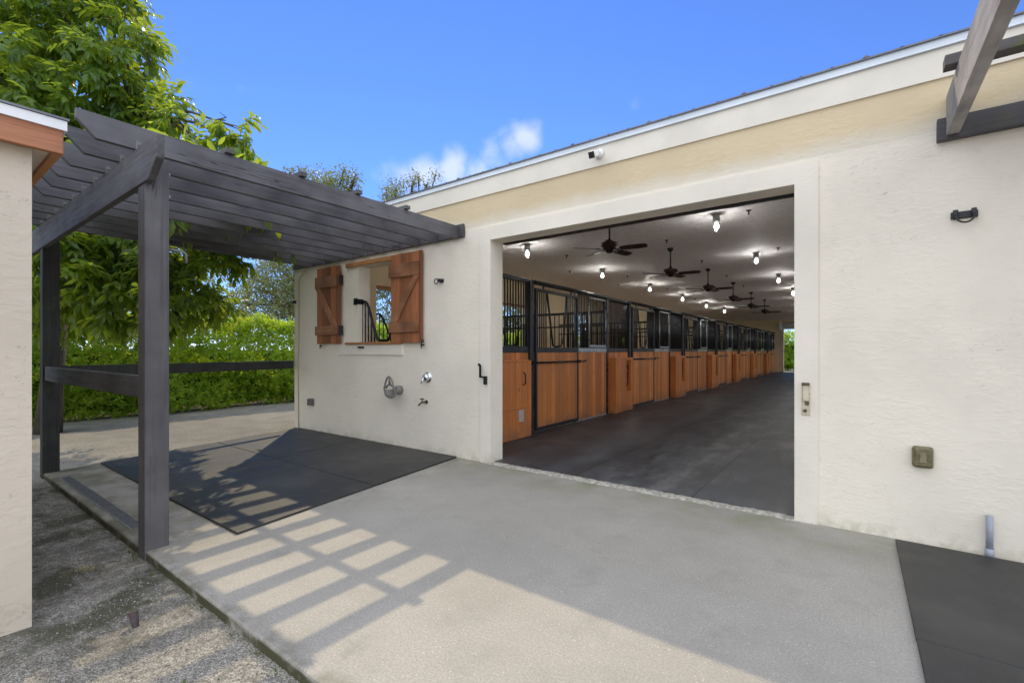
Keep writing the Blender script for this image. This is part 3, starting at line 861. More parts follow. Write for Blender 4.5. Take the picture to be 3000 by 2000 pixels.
for i in range(7):
    copy_tree(L0, (-1.6, 6.95 + 3.15 * i, CZ), 'lit jar lamp over the open aisle floor, ' + ordinal[i] + ' from the doorway')

sp0 = None
spl = [(-4.69, 8.15, 'between the first two stall lamps'), (-5.55, 9.8, 'over the second stall'), (-4.73, 11.3, 'between the second and third stall lamps'), (-5.55, 12.6, 'over the second partition'),
       (-1.2, 7.0, 'beside the first aisle lamp'), (-1.2, 9.85, 'beside the second aisle lamp'), (-2.66, 10.3, 'between the second and third fans'),
       (-2.68, 12.7, 'between the third and fourth fans'), (-2.66, 8.05, 'just before the second fan'), (-4.77, 17.6, 'between the fourth and fifth stall lamps'), (-5.6, 18.2, 'over the fourth stall'), (-4.74, 14.4, 'between the third and fourth stall lamps'), (-2.7, 14.95, 'past the fourth fan')]
for i, (x, y, t_) in enumerate(spl):
    if sp0 is None:
        sp0 = thing('fire_sprinkler', '', 'sprinkler', (x, y, CZ), 'sprinkler heads on the barn ceiling')
        q = MB(); q.lathe((x, y, CZ), [(.0, .001), (.036, .001), (.034, .008), (.013, .012), (.011, .035), (.0, .036)], 12, down); q.build('escutcheon', M['black'], sp0)
        q = MB(); q.tube([(x, y, CZ - .034), (x, y, CZ - .055)], .006, 6); q.lathe((x, y, CZ - .053), [(.0, 0), (.018, .0), (.018, .004), (.0, .005)], 12, down); q.build('deflector', M['black'], sp0)
        sp0['label'] = 'small dark ceiling sprinkler ' + t_
    else:
        copy_tree(sp0, (x, y, CZ), 'small dark ceiling sprinkler ' + t_)

# ------------------------------------------------------------------ wall fittings
def tie_ring(x, z, wd, label, side=False):
    o = thing('tie_ring', label, 'tie ring', (x, YW, z), 'tie rings on the barn wall')
    q = MB(); q.box(x - wd / 2, x + wd / 2, YW - .012, YW, z - .025, z + .025); q.build('plate', M['black'], o, .005)
    if side:
        q = MB(); q.tube([(x - .065 + .034 * math.cos(k * math.pi / 6), YW - .045, z - .005 + .034 * math.sin(k * math.pi / 6)) for k in range(12)], .0065, 6, closed=True)
        q.box(x - .035, x + .01, YW - .055, YW - .012, z - .02, z + .022)
    else:
        q = MB()
        for s in (-1, 1): q.lathe((x + s * .045, YW - .028, z - .03), [(.0, 0), (.014, 0), (.014, .062), (.0, .062)], 10)
        q.tube([(x + .045 * math.cos(a), YW - .045 - .02 * abs(math.sin(a)), z - .012 - .05 * math.sin(a)) for a in [k * math.pi / 12 for k in range(13)]], .006, 6)
    q.build('ring', M['black'], o)
    return o
tie_ring(-4.35, 2.255, .065, 'black iron tie ring between the shuttered window and the doorway', True)
tie_ring(.567, 2.262, .135, 'black iron tie ring on a wide plate, alone on the plain wall past the doorway')
tie_ring(-7.965, 2.20, .06, 'black iron tie ring on the corner of the wall above the fence rail', True)

def latch(name, label, x, z, mat, kind):
    o = thing(name, label, 'door latch', (x, YW - .018, z))
    y = YW - .018
    if kind == 0:
        q = MB(); q.box(x - .045, x - .015, y - .055, y - .045, z + .0, z + .135); q.obox((x - .042, y - .055, z + .135), (.036, .008, .03), Matrix.Rotation(.5, 3, 'Y'))
        q.box(x - .045, x + .04, y - .055, y - .042, z - .02, z + .0)
        q.build('arm', mat, o, .003)
        q = MB(); q.box(x + .012, x + .042, y - .042, y, z - .10, z - .0); q.build('plate', mat, o, .003)
    else:
        q = MB(); q.box(x - .028, x + .028, y - .01, y, z - .13, z + .12); q.build('plate', M['brassplate'], o, .003)
        q = MB(); q.box(x - .022, x + .022, y - .034, y - .01, z - .02, z + .105); q.build('bolt_case', M['brassplate'], o, .006)
        q = MB(); q.box(x - .026, x + .026, y - .036, y - .012, z + .1, z + .125); q.box(x - .005, x + .022, y - .04, y - .01, z - .05, z - .02)
        q.lathe((x - .005, y - .01, z - .095), [(.0, .02), (.012, .018), (.014, .0)], 10, Matrix.Rotation(math.pi / 2, 3, 'X')); q.build('knob', M['brass'], o, .003)
latch('door_latch', 'black cranked iron latch on the doorway surround beside the tap wall', -3.615, 1.045, M['blackgloss'], 0)
latch('door_bolt', 'brass door bolt with a dark knob on the doorway surround', -.335, .975, M['brassplate'], 1)

# weatherproof sockets
o = thing('socket_cover', 'ribbed grey weatherproof socket low on the wall below the shutters', 'socket', (-7.42, YW, .43))
q = MB(); q.box(-7.475, -7.365, YW - .03, YW, .425, .545); q.build('back_box', M['outlet'], o, .008)
q = MB()
for k in range(4): q.box(-7.465 + k * .024, -7.447 + k * .024, YW - .075, YW - .03, .43, .54)
q.build('lid', M['outlet'], o, .006)
o = thing('socket_cover', 'olive brown weathered socket cover alone on the plain wall', 'socket', (.356, YW, .535))
q = MB(); q.box(.298, .412, YW - .045, YW, .535, .685); q.build('back_box', M['olive'], o, .018, 3)
q = MB()
q.prism([(.312, .55), (.398, .55), (.398, .672), (.312, .672)], 'y', YW - .056, YW - .045); q.build('lid', M['olive'], o, .008)
q = MB(); q.prism([(.335, .575), (.375, .575), (.37, .64), (.34, .64)], 'y', YW - .062, YW - .055); q.build('window', M['olive2'], o, .003)

# hose hanger
hx, hz_ = -5.17, .80
o = thing('hose_hanger', 'grey plastic hose hanger with a rounded triangular loop on the wall', 'hose hanger', (hx, YW, .68))
yr = YW - .20
pts = []
tri = [(0, .195), (-.04, .175), (-.075, .11), (-.10, .03), (-.108, -.035), (-.085, -.075), (-.03, -.095), (.03, -.095), (.085, -.075), (.108, -.035), (.10, .03), (.075, .11), (.04, .175)]
q = MB(); q.tube([(hx + a, yr + .02 * (b < 0), hz_ + b) for a, b in tri], .0135, 8, closed=True)
q.tube([(hx, yr, hz_ + .19), (hx, yr + .01, hz_ + .09)], [.009, .016], 8)
q.tube([(hx - .085, yr + .02, hz_ + .035), (hx - .04, yr + .015, hz_ + .075), (hx, yr + .01, hz_ + .085), (hx + .04, yr + .015, hz_ + .075), (hx + .085, yr + .02, hz_ + .035)], .013, 8)
q.build('loop', M['plastic_grey'], o)
q = MB()
n = 12; vs = []; fs = []
for j, (yy, rr, zc) in enumerate(((yr + .01, .100, 0), (yr + .08, .085, .005), (YW - .02, .06, .01))):
    for ring in (1.0, .86):
        for i in range(n + 1):
            th = math.pi * (.98 + 1.04 * i / n)
            vs.append((hx + rr * ring * math.cos(th), yy, hz_ + zc + rr * ring * .85 * math.sin(th) + .0))
m_ = n + 1
for j in range(2):
    for i in range(n):
        a = j * 2 * m_ + i; b2 = (j + 1) * 2 * m_ + i
        fs.append((a, b2, b2 + 1, a + 1)); fs.append((a + m_, a + m_ + 1, b2 + m_ + 1, b2 + m_))
for i in range(n):
    fs.append((i, i + 1, i + 1 + m_, i + m_)); e = 4 * m_ + i; fs.append((e, e + m_, e + m_ + 1, e + 1))
for j in range(2):
    a = j * 2 * m_; b2 = (j + 1) * 2 * m_
    fs.append((a, a + m_, b2 + m_, b2)); a += n; b2 += n; fs.append((a, b2, b2 + m_, a + m_))
q.add(vs, fs, True); q.build('saddle', M['plastic_grey'], o)
q = MB(); q.lathe((hx, YW, hz_ + .0), [(.0, .0), (.062, .0), (.064, .05), (.055, .09), (.0, .09)], 18, Matrix.Rotation(math.pi / 2, 3, 'X'))
q.build('wall_mount', M['plastic_grey'], o)

# shower valve and tap
vx, vz = -4.615, .995
ry = Matrix.Rotation(math.pi / 2, 3, 'X')
o = thing('mixer_valve', 'round chrome mixer valve with a lever on the wall above the small tap', 'valve', (vx, YW, vz - .07))
q = MB(); q.lathe((vx, YW, vz), [(.0, 0), (.073, 0), (.073, .006), (.062, .014), (.05, .018), (.048, .03), (.0, .03)], 28, ry); q.build('escutcheon', M['chrome'], o)
q = MB(); q.lathe((vx, YW - .028, vz), [(.052, 0), (.05, .02), (.04, .038), (.02, .048), (.0, .05)], 24, ry); q.tube([(vx - .01, YW - .065, vz - .005), (vx - .03, YW - .085, vz - .05), (vx - .035, YW - .09, vz - .085)], [.014, .011, .007], 10); q.build('lever', M['chrome'], o)
tx, tz = -4.66, .665
o = thing('wall_tap', 'small dull bronze garden tap on the wall under the chrome valve', 'tap', (tx, YW, tz - .04))
q = MB(); q.tube([(tx + .02, YW, tz), (tx, YW - .06, tz), (tx - .01, YW - .085, tz - .012), (tx - .022, YW - .11, tz - .045)], [.014, .013, .012, .011], 10); q.lathe((tx + .02, YW, tz), [(.0, 0), (.026, 0), (.024, .006), (.012, .008)], 14, ry); q.build('spout', M['brass'], o)
q = MB(); q.tube([(tx, YW - .06, tz), (tx, YW - .065, tz + .04)], .008, 8); q.tube([(tx - .028, YW - .075, tz + .04), (tx + .025, YW - .055, tz + .045)], .009, 8); q.build('handle', M['brass'], o)

# security camera on the fascia
cx, cz = -2.07, 3.30
o = thing('security_camera', 'white bullet security camera with a dark lens on the eaves fascia', 'camera', (cx, YE, cz - .06))
q = MB(); q.lathe((cx, YE, cz), [(.0, 0), (.052, 0), (.05, .018), (.03, .028), (.0, .03)], 22, ry); q.build('mount', M['white_plastic'], o)
dv = Vector((-.02, -.88, -.42)).normalized()
p0 = Vector((cx, YE - .035, cz)); p1 = p0 + dv * .03
q = MB(); q.tube([(cx, YE - .02, cz), p0, p1], .024, 12); q.build('arm', M['white_plastic'], o)
zax = dv; xax = dv.cross(Vector((0, 0, 1))).normalized(); yax = xax.cross(dv)
rm = Matrix((xax, yax, zax)).transposed()
cc = p1 + dv * .06
q = MB(); q.obox(cc, (.066, .066, .12), rm); q.build('housing', M['white_plastic'], o, .016, 4)
q = MB(); q.obox(cc + dv * .0595, (.062, .062, .010), rm); q.build('lens', M['lens'], o, .004)

# cable down the far end of the wall
o = MB(); o.tube([(-7.55, YW - .03, 2.76), (-7.83, YW - .012, 2.60), (-7.835, YW - .008, 1.7), (-7.86, YW - .008, .9), (-7.845, YW - .008, .02)], .008, 6)
tag(o.build('cable', M['cable']), 'thin beige cable running down the corner end of the stucco wall', 'cable')
# grey pipe stub by the wall and the cut pipe in the gravel
o = thing('pvc_pipe', 'short grey plastic pipe standing at the foot of the plain wall', 'pipe', (.683, YW - .035, 0))
q = MB(); q.tube([(.683, YW - .035, .05), (.683, YW - .035, .275)], .0185, 14); q.build('riser', M['pvc'], o)
q = MB(); q.tube([(.683, YW - .035, 0), (.683, YW - .035, .062)], .0225, 14); q.build('coupling', M['pvc'], o)
o = MB()
bx, by = -2.97, .775
o.tube([(bx, by, -.065), (bx - .012, by - .004, -.02), (bx - .022, by - .006, .012)], [.0145, .018, .022], 14, cap=False)
o.tube([(bx - .0215, by - .006, .0118), (bx - .012, by - .004, -.02), (bx, by, -.05)], [.019, .0155, .012], 14, cap=True)
tag(o.build('pipe_stub', simple('purple_stub', (.075, .055, .06), .6, 0, .2, 30)), 'small dark tapered pipe stub poking out of the gravel', 'pipe stub')

# trench drain in the slab
o = thing('trench_drain', 'narrow grey trench drain set along the slab edge beside the post', 'drain', (-5.6, 1.16, 0))
q = MB()
q.box(-6.80, -4.42, 1.118, 1.128, -.002, .004); q.box(-6.80, -4.42, 1.205, 1.215, -.002, .004); q.box(-6.81, -6.80, 1.118, 1.215, -.002, .004); q.box(-4.42, -4.41, 1.118, 1.215, -.002, .004)
q.build('channel', simple('drain_frame', (.2, .2, .19), .6, 0, .2, 12), o)
for k in range(3):
    x0 = -6.80 + k * .7933
    gmat = M.get('drain') or M.setdefault('drain', simple('drain_grate', (.115, .115, .125), .6, 0, .2, 14))
    q = MB(); q.box(x0 + .004, x0 + .789, 1.13, 1.203, -.003, .002)
    for j in range(38): q.box(x0 + .014 + j * .0204, x0 + .026 + j * .0204, 1.137, 1.196, .002, .0038)
    q.build('grate', gmat, o)

# rubber mats
def mat_(name, pts, label, grp):
    q = MB(); q.prism(pts, 'z', .003, .021)
    tag(q.build(name, M['rubber'], bevel=.004), label, 'rubber mat', grp)
def lerp2(u, v):
    bl, br, tl, tr = (-7.25, 1.55), (-3.66, 1.55), (-7.78, 4.305), (-4.07, 4.315)
    return ((1 - v) * ((1 - u) * bl[0] + u * br[0]) + v * ((1 - u) * tl[0] + u * tr[0]), (1 - v) * ((1 - u) * bl[1] + u * br[1]) + v * ((1 - u) * tl[1] + u * tr[1]))
um, vm, e = .475, .49, .0016
for (u0, u1, v0, v1, lb) in ((0, um - e, 0, vm - e, 'black rubber mat beside the drain, streaked with leaf shadow'), (um + e, 1, 0, vm - e, 'black rubber mat with a free corner pointing at the gravel, crossed by bars of sunlight'),
                            (0, um - e, vm + e, 1, 'black rubber mat against the wall at its far corner'), (um + e, 1, vm + e, 1, 'black rubber mat against the wall below the chrome valve')):
    mat_('rubber_mat', [lerp2(u0, v0), lerp2(u1, v0), lerp2(u1, v1), lerp2(u0, v1)], lb, 'black rubber mats under the pergola')
mat_('rubber_mat', [(.212, 2.856), (2.1, 2.83), (2.1, 4.24), (.206, 4.275)], 'black rubber mat lying along the plain wall by the grey pipe', 'black rubber mats past the doorway')
mat_('rubber_mat', [(.222, 1.4), (2.1, 1.4), (2.1, 2.826), (.214, 2.852)], 'black rubber mat further out on the slab past the doorway', 'black rubber mats past the doorway')

# ------------------------------------------------------------------ pergola over the mats
pg = thing('pergola', 'dark stained timber pergola over the black mats, with two posts', 'pergola', (-5.6, 1.12, 0))
def post(x, y, z1, zb=-.06, mt='pergola_z'):
    q = MB(); q.box(x - .07, x + .07, y - .07, y + .07, zb, z1); return q.build('post', M[mt], pg, .007)
post(-3.92, 1.122, 2.665); post(-7.27, 1.122, 2.665, -.2, 'pergola_shaded')
q = MB(); q.prism([(-8.0, 2.735), (-3.59, 2.735), (-3.59, 2.585), (-3.75, 2.475), (-7.92, 2.475), (-8.0, 2.555)], 'y', 1.040, 1.086)
beam = q.build('beam', M['pergola_x'], pg, .005)
rx = []
for i in range(10):
    x = -4.04 - .367 * i; rx.append(x)
    jit = rnd.uniform(-.012, .012)
    q = MB(); q.prism([(.75 + jit, 2.905), (.75 + jit, 2.845), (.85 + jit, 2.742), (4.294, 2.742), (4.294, 2.905)], 'x', x - .02, x + .02)
    q.build('rafter', M['pergola_y'], pg, .004)
    b = MB(); b.box(x + .0205, x + .0225, 1.048, 1.078, 2.737, 2.80); b.lathe((x + .0225, 1.063, 2.775), [(.008, 0), (.007, .006), (.0, .007)], 8, Matrix.Rotation(math.pi / 2, 3, 'Y')); b.build('bracket', M['outlet'], pg)
for y in (1.64, 2.25, 2.835, 3.455):
    q = MB(); q.box(-7.45, -3.985, y - .03, y + .03, 2.907, 2.948); q.build('batten', M['pergola_x'], pg, .004)
q = MB(); q.box(-7.99, -3.945, 4.296, YW + .001, 2.765, 2.925); q.build('ledger', M['pergola_x'], pg, .004)
q = MB(); q.box(-7.2, -3.992, 1.07, 1.11, 1.02, 1.175); q.build('rail', M['pergola_x'], pg, .005)
q = MB(); q.prism([(-7.36, 1.05), (-7.32, 1.05), (-8.02, YW + .0), (-8.06, YW + .0)], 'z', 1.035, 1.175); q.build('rail', M['pergola_shaded'], pg, .005)
q = MB(); q.tube([(-3.93, 1.185, 2.065), (-3.93, 1.30, 2.065), (-3.93, 1.318, 2.05), (-3.93, 1.32, 1.985)], .010, 8); q.build('hose_hook', M['outlet'], pg)
for z in (2.58, 2.42):
    q = MB(); q.lathe((-3.875, 1.192, z), [(.014, 0), (.011, .012), (.0, .014)], 8, Matrix.Rotation(-math.pi / 2, 3, 'X')); q.build('bolt', M['grey_steel'], pg)

# pergola past the doorway
p2 = thing('pergola', 'weathered timber pergola rafters jutting from the wall past the doorway', 'pergola', (1.5, 4.3, 2.78))
q = MB(); q.box(.428, 4.2, 4.285, YW + .001, 2.775, 2.925); q.build('ledger', M['pergola_x'], p2, .004)
for i in range(4):
    x = .505 + .62 * i
    q = MB(); q.box(x - .033, x + .033, .75, 4.283, 2.80, 3.06); q.build('rafter', M['weathered_y'], p2, .004)
for y in (3.86, 3.0, 2.2, 1.4):
    q = MB(); q.box(.415, 3.2, y - .05, y + .05, 3.062, 3.125); q.build('batten', M['weathered_x'], p2, .004)
q = MB(); q.box(.3, 3.2, 1.0, 1.05, 2.55, 2.80); q.build('beam', M['pergola_x'], p2, .004)
for x in (3.1,):
    q = MB(); q.box(x - .07, x + .07, 1.052, 1.19, 0, 2.798); q.build('post', M['pergola_z'], p2, .006)

# ------------------------------------------------------------------ small building at the edge of the yard
sh = thing('shed', 'small cream stucco shed with stained cedar eaves and a white drip edge', 'shed', (-5, -2, -.06))
SX, SY = -3.40, .458
q = MB(); q.box(-7.2, SX, -4.5, SY, -.2, 2.38); q.build('wall', M['stucco_near'], sh)
fx, fy2 = -3.30, .56
q = MB(); q.box(fx - .035, fx, -4.6, fy2, 2.362, 2.49); q.build('fascia', M['cedar_y'], sh, .004)
q = MB(); q.box(-7.3, fx - .036, fy2 - .035, fy2, 2.362, 2.49); q.build('fascia', M['cedar_x'], sh, .004)
q = MB(); q.box(-7.3, fx - .036, -4.6, fy2 - .036, 2.385, 2.40); q.build('soffit', M['stucco_near'], sh)
q = MB(); q.box(SX + .012, SX + .028, -4.5, .33, 2.378, 2.384); q.build('soffit_vent', M['soffit'], sh)
q = MB(); q.box(SX + .032, fx - .038, -4.5, fy2 - .04, 2.374, 2.384); q.build('soffit_board', simple('cream_board', (.55, .47, .30), .6, 0, .2, 12), sh)
q = MB(); q.box(fx + .001, fx + .012, -4.6, fy2 + .012, 2.482, 2.532); q.box(-7.3, fx + .001, fy2 + .001, fy2 + .012, 2.482, 2.532); q.build('drip_edge', M['white_metal'], sh)
q = MB(); q.prism([(-7.32, 3.2), (fx + .02, 2.534), (fx + .02, 2.545), (-7.32, 3.22)], 'y', -4.6, fy2 + .02); q.build('roof', M['roof_metal'], sh)

# ------------------------------------------------------------------ foliage
def leaf_object(name, P, Dv, N, L, Wd, mat, parent, style):
    n = len(P)
    Dv = Dv / np.linalg.norm(Dv, axis=1)[:, None]
    S = np.cross(Dv, N); S /= (np.linalg.norm(S, axis=1)[:, None] + 1e-9)
    N = np.cross(S, Dv)
    if style == 'lance':
        T = np.array([(0, 0, 0), (.30, 0, .0), (.68, 0, -.04), (1, 0, -.16), (.26, .42, .07), (.64, .44, .03), (.26, -.42, .07), (.64, -.44, .03)])
        F = [(0, 1, 4), (1, 2, 5, 4), (2, 3, 5), (0, 6, 1), (1, 6, 7, 2), (2, 7, 3)]
    elif style == 'round':
        T = np.array([(0, 0, 0), (.38, .36, .04), (.75, .48, .02), (1, 0, -.05), (.75, -.48, .02), (.38, -.36, .04)])
        F = [(0, 3, 2, 1), (0, 5, 4, 3)]
    else:
        T = np.array([(0, 0, 0), (.5, .5, .05), (1, 0, 0), (.5, -.5, .05)])
        F = [(0, 2, 1), (0, 3, 2)]
    k = len(T)
    V = (P[:, None, :] + T[None, :, 0:1] * L[:, None, None] * Dv[:, None, :] + T[None, :, 1:2] * Wd[:, None, None] * S[:, None, :] + T[None, :, 2:3] * L[:, None, None] * N[:, None, :])
    V = V.reshape(-1, 3)
    o0 = np.array(ORG[parent.name]); V = V - o0
    loops = np.concatenate([np.array(f) for f in F]); lens = np.array([len(f) for f in F])
    LI = (np.arange(n)[:, None] * k + loops[None, :]).reshape(-1)
    tot = np.tile(lens, n); start = np.concatenate([[0], np.cumsum(tot)[:-1]])
    me = bpy.data.meshes.new(name)
    me.vertices.add(len(V)); me.vertices.foreach_set('co', V.astype(np.float32).ravel())
    me.loops.add(len(LI)); me.loops.foreach_set('vertex_index', LI.astype(np.int32))
    me.polygons.add(len(tot)); me.polygons.foreach_set('loop_start', start.astype(np.int32)); me.polygons.foreach_set('loop_total', tot.astype(np.int32))
    me.update(calc_edges=True)
    me.materials.append(mat)
    o = bpy.data.objects.new(name, me); COL.objects.link(o); o.parent = parent; ORG[o.name] = ORG[parent.name]
    return o

def at(px, py, depth):
    """where a point seen at (px, py) of a 2352-wide view stands at that distance"""
    x = (px * 3000 / 2352 - 1500) / 1370.3 * depth; z = -(py * 3000 / 2352 - 1026.7) / 1370.3 * depth
    return np.array([-s_ * depth + c_ * x, c_ * depth + s_ * x, 1.35 + z])

def rand_dirs(n):
    d = nrg.normal(size=(n, 3)); return d / np.linalg.norm(d, axis=1)[:, None]

def compound_leaves(blobs, per_m2, scale=1.0):
    P = []; Dv = []; N = []; L = []; Wd = []
    for (c, r) in blobs:
        n = max(6, int(per_m2 * 4 * r * r))
        d = rand_dirs(n)
        rr = r * (.35 + .65 * nrg.random(n) ** .5) * (1 + .18 * nrg.normal(size=n))
        pos = np.array(c)[None, :] + d * rr[:, None] * np.array([1, 1, .85])
        for p, dd in zip(pos, d):
            tw = dd * .7 + np.array([0, 0, -.55]) + nrg.normal(size=3) * .45
            tw /= np.linalg.norm(tw)
            for b in range(4):
                ax = tw + nrg.normal(size=3) * .65 + np.array([0, 0, -.35]); ax /= np.linalg.norm(ax)
                side = np.cross(ax, np.array([0, 0, 1.0]) + nrg.normal(size=3) * .3); side /= np.linalg.norm(side) + 1e-9
                up = np.cross(side, ax)
                if up[2] < 0: up = -up
                rl = .20 * scale * (.8 + .5 * nrg.random())
                for j in range(7):
                    t = .25 + .75 * (j // 2) / 3
                    sgn = (1 if j % 2 else -1) if j < 6 else 0
                    base = p + ax * rl * t
                    dl = ax * (.75 if sgn else 1.0) + side * sgn * .75 + np.array([0, 0, -.35]) + nrg.normal(size=3) * .16
                    P.append(base); Dv.append(dl); N.append(up + nrg.normal(size=3) * .3)
                    l = scale * .125 * (.7 + .6 * nrg.random()); L.append(l); Wd.append(l * .36)
    return [np.array(q) for q in (P, Dv, N, L, Wd)]

lyc = thing('tree', 'big leafy tree with long drooping bright green leaves behind and above the pergola', 'tree', tuple(at(110, 990, 8)[:2]) + (-.06,))
blobs_px = [(60, 60, 8, .95), (175, 45, 8.2, .8), (280, 75, 8, .52), (325, 70, 8, .26), (90, 185, 7.6, .9), (235, 165, 8, .72), (310, 215, 8.5, .5), (372, 258, 8.2, .42), (200, 285, 8, .8),
            (330, 305, 8.3, .6), (410, 285, 8, .28), (20, 250, 7.5, .9), (-90, 100, 7.5, 1.1), (-160, 300, 8, 1.2), (535, 290, 7.8, .30), (555, 330, 7.8, .2), (500, 345, 8, .30), (455, 335, 8, .3), (100, -150, 8, 1.2), (-100, -200, 8, 1.3), (230, -60, 8.2, .7),
            (-300, 100, 8.5, 1.3), (-300, 420, 8.5, 1.2), (-120, 520, 8, 1.0), (150, 480, 8, .85), (160, 560, 8.2, .8), (220, 620, 9, .9), (320, 580, 9, .7), (120, 690, 8.4, .6), (200, 700, 8.8, .55), (370, 640, 8.8, .6), (440, 560, 8.8, .45), (310, 540, 8.4, .6), (250, 560, 8.5, .8), (380, 560, 8.3, .5), (180, 650, 8, .65), (290, 640, 8.2, .65), (425, 620, 8.3, .45), (462, 680, 8.5, .38), (240, 690, 8., .36), (100, 600, 7.5, .7),
            (50, 420, 7.8, .9), (505, 585, 8.5, .22), (540, 600, 8.5, .12), (400, 680, 8, .32), (330, 690, 8, .3), (108, 530, 7.2, .14), (345, 380, 8.6, .6), (240, 400, 8.8, .8), (500, 690, 8.6, .2), (410, 735, 8.2, .13), (250, 735, 7.9, .14)]
blobs = [(at(px, py, d * (.87 if py > 450 else 1)), r * (.87 if py > 450 else 1)) for px, py, d, r in blobs_px]
over = [(-6.3,2.0,3.35,.36),(-6.9,2.5,3.45,.5),(-7.5,2.2,3.55,.55),(-7.3,3.0,3.5,.45),(-6.4,2.7,3.35,.3),(-5.9,2.3,3.32,.2),(-5.75,2.75,3.28,.18),(-7.0,1.85,3.5,.42),(-7.6,1.95,3.65,.45),(-6.2,1.6,3.4,.26),(-5.6,2.6,3.25,.12),(-8.1,3.2,3.7,.55),(-6.6,3.1,3.3,.28),(-8.6,3.5,3.8,.62),(-9.2,3.9,4.5,.5),(-7.0,3.4,3.4,.36),(-7.8,3.6,3.6,.48),(-7.9,2.7,3.6,.55)]
blobs += [(np.array(q[:3]), q[3]) for q in over]
leaf_object('crown', *compound_leaves(blobs, 19, 1.32), M['leaf'], lyc, 'lance')
q = MB()
tb = Vector(ORG[lyc.name]); fork = tb + Vector((.1, .1, 1.9))
q.tube([tb, tb + Vector((.03, .05, .9)), fork], [.19, .15, .14], 12)
hubs = [Vector(at(110, 380, 8)), Vector(at(260, 520, 8.2)), Vector(at(40, 300, 7.8)), Vector(at(-130, 350, 8.1)), Vector(at(300, 250, 8.3))]
for h in hubs:
    mid = fork.lerp(h, .5) + Vector((rnd.uniform(-.2, .2), rnd.uniform(-.2, .2), .15)); q.tube([fork, mid, h], [.10, .07, .045], 8)
for c, r in blobs:
    c = Vector(c); h = min(hubs, key=lambda k: (k - c).length)
    mid = h.lerp(c, .55) + Vector((rnd.uniform(-.15, .15), rnd.uniform(-.15, .15), rnd.uniform(0, .2)))
    q.tube([h, mid, c], [.035, .022, .008], 6)
    for k in range(5):
        d = Vector(rand_dirs(1)[0]) * r * .9
        q.tube([mid.lerp(c, .6), c + d * .5 + Vector((0, 0, .03)), c + d], [.012, .008, .003], 5)
q.build('trunk', M['bark'], lyc)

def oak(label, base, blobs, n_leaf, size, grp):
    t = thing('tree', label, 'tree', base, grp)
    P = []; Dv = []
    wts = np.array([r * r for _, r in blobs]); wts = wts / wts.sum()
    for (c, r), w_ in zip(blobs, wts):
        k = max(8, int(n_leaf * w_ / 14))
        d = rand_dirs(k); tw = np.array(c) + d * (r * (.45 + .6 * nrg.random(k) ** .6) * (1 + .15 * nrg.normal(size=k)))[:, None]
        m_ = 14
        pp = np.repeat(tw, m_, 0) + nrg.normal(size=(k * m_, 3)) * size * 1.5
        P.append(pp); Dv.append(np.repeat(d, m_, 0) * .5 + rand_dirs(k * m_))
    P = np.concatenate(P); Dv = np.concatenate(Dv); n = len(P)
    N = rand_dirs(n) + np.array([0, 0, .9]); L = size * (.7 + .6 * nrg.random(n))
    leaf_object('crown', P, Dv, N, L, L * .55, M['leafoak'], t, 'diamond')
    q = MB(); b = Vector(base); cen = Vector(np.mean([c for c, _ in blobs], 0))
    fork = b.lerp(Vector((cen.x, cen.y, b.z)), .3) + Vector((0, 0, (cen.z - b.z) * .45))
    q.tube([b, b.lerp(fork, .5) + Vector((.1, 0, 0)), fork], [.32, .26, .22], 10)
    for c, r in blobs:
        c = Vector(c); mid = fork.lerp(c, .55) + Vector((rnd.uniform(-.4, .4), rnd.uniform(-.4, .4), .3))
        q.tube([fork, mid, c], [.12, .07, .02], 7)
        for k in range(4):
            d = Vector(rand_dirs(1)[0]) * r * .85; q.tube([mid.lerp(c, .7), c + d * .5, c + d], [.03, .02, .008], 5)
    q.build('trunk', M['bark'], t)
    return t
oakA = [(at(px, py, d), r) for px, py, d, r in ((640, 640, 24, 1.3), (600, 690, 24, 1.0), (665, 700, 23, 1.1), (690, 620, 24, 1.6), (590, 640, 25, .75), (560, 655, 25, .45), (560, 700, 24, .6), (620, 600, 25, .55), (720, 700, 24, 1.8), (740, 560, 25, 1.9), (680, 540, 25, 1.0), (735, 420, 25, .75), (775, 425, 25, .6), (700, 425, 25, .55), (805, 425, 25, .45), (760, 470, 25, 1.4), (690, 395, 25, .22), (815, 405, 25, .2), (665, 395, 25, .16), (790, 395, 25, .2), (640, 735, 23, .7), (800, 600, 25, 1.6), (580, 735, 24, .6))]
oak('grey green oak with small leaves past the hedge, topping the pergola roof', tuple(at(700, 870, 24.5)[:2]) + (-.06,), oakA, 34000, .13, 'oaks past the hedge')
oakB = [(at(px, py, d), r) for px, py, d, r in ((905, 430, 27, .4), (945, 425, 27, .45), (980, 425, 27, .3), (890, 450, 27, .35), (960, 405, 27, .16), (1000, 402, 27, .1), (920, 480, 27, 1.3), (990, 520, 27, 1.6), (880, 560, 27, 1.6), (960, 620, 27, 1.9), (890, 700, 26, 1.6), (860, 640, 26, 1.2), (900, 760, 26, 1.2), (1060, 560, 27, 1.5))]
oak('grey green oak whose top twigs show just above the metal eaves', tuple(at(940, 860, 26.5)[:2]) + (-.06,), oakB, 26000, .13, 'oaks past the hedge')
oakC = [((-21.5 + rnd.uniform(-2.2, 2.2), 30 + rnd.uniform(-3.5, 3.5), 4.2 + rnd.uniform(-2.5, 3)), rnd.uniform(1.0, 1.9)) for k in range(12)]
oak('grey green oak seen through the barn side windows', (-21.5, 30, -.06), oakC, 14000, .2, 'oaks past the hedge')

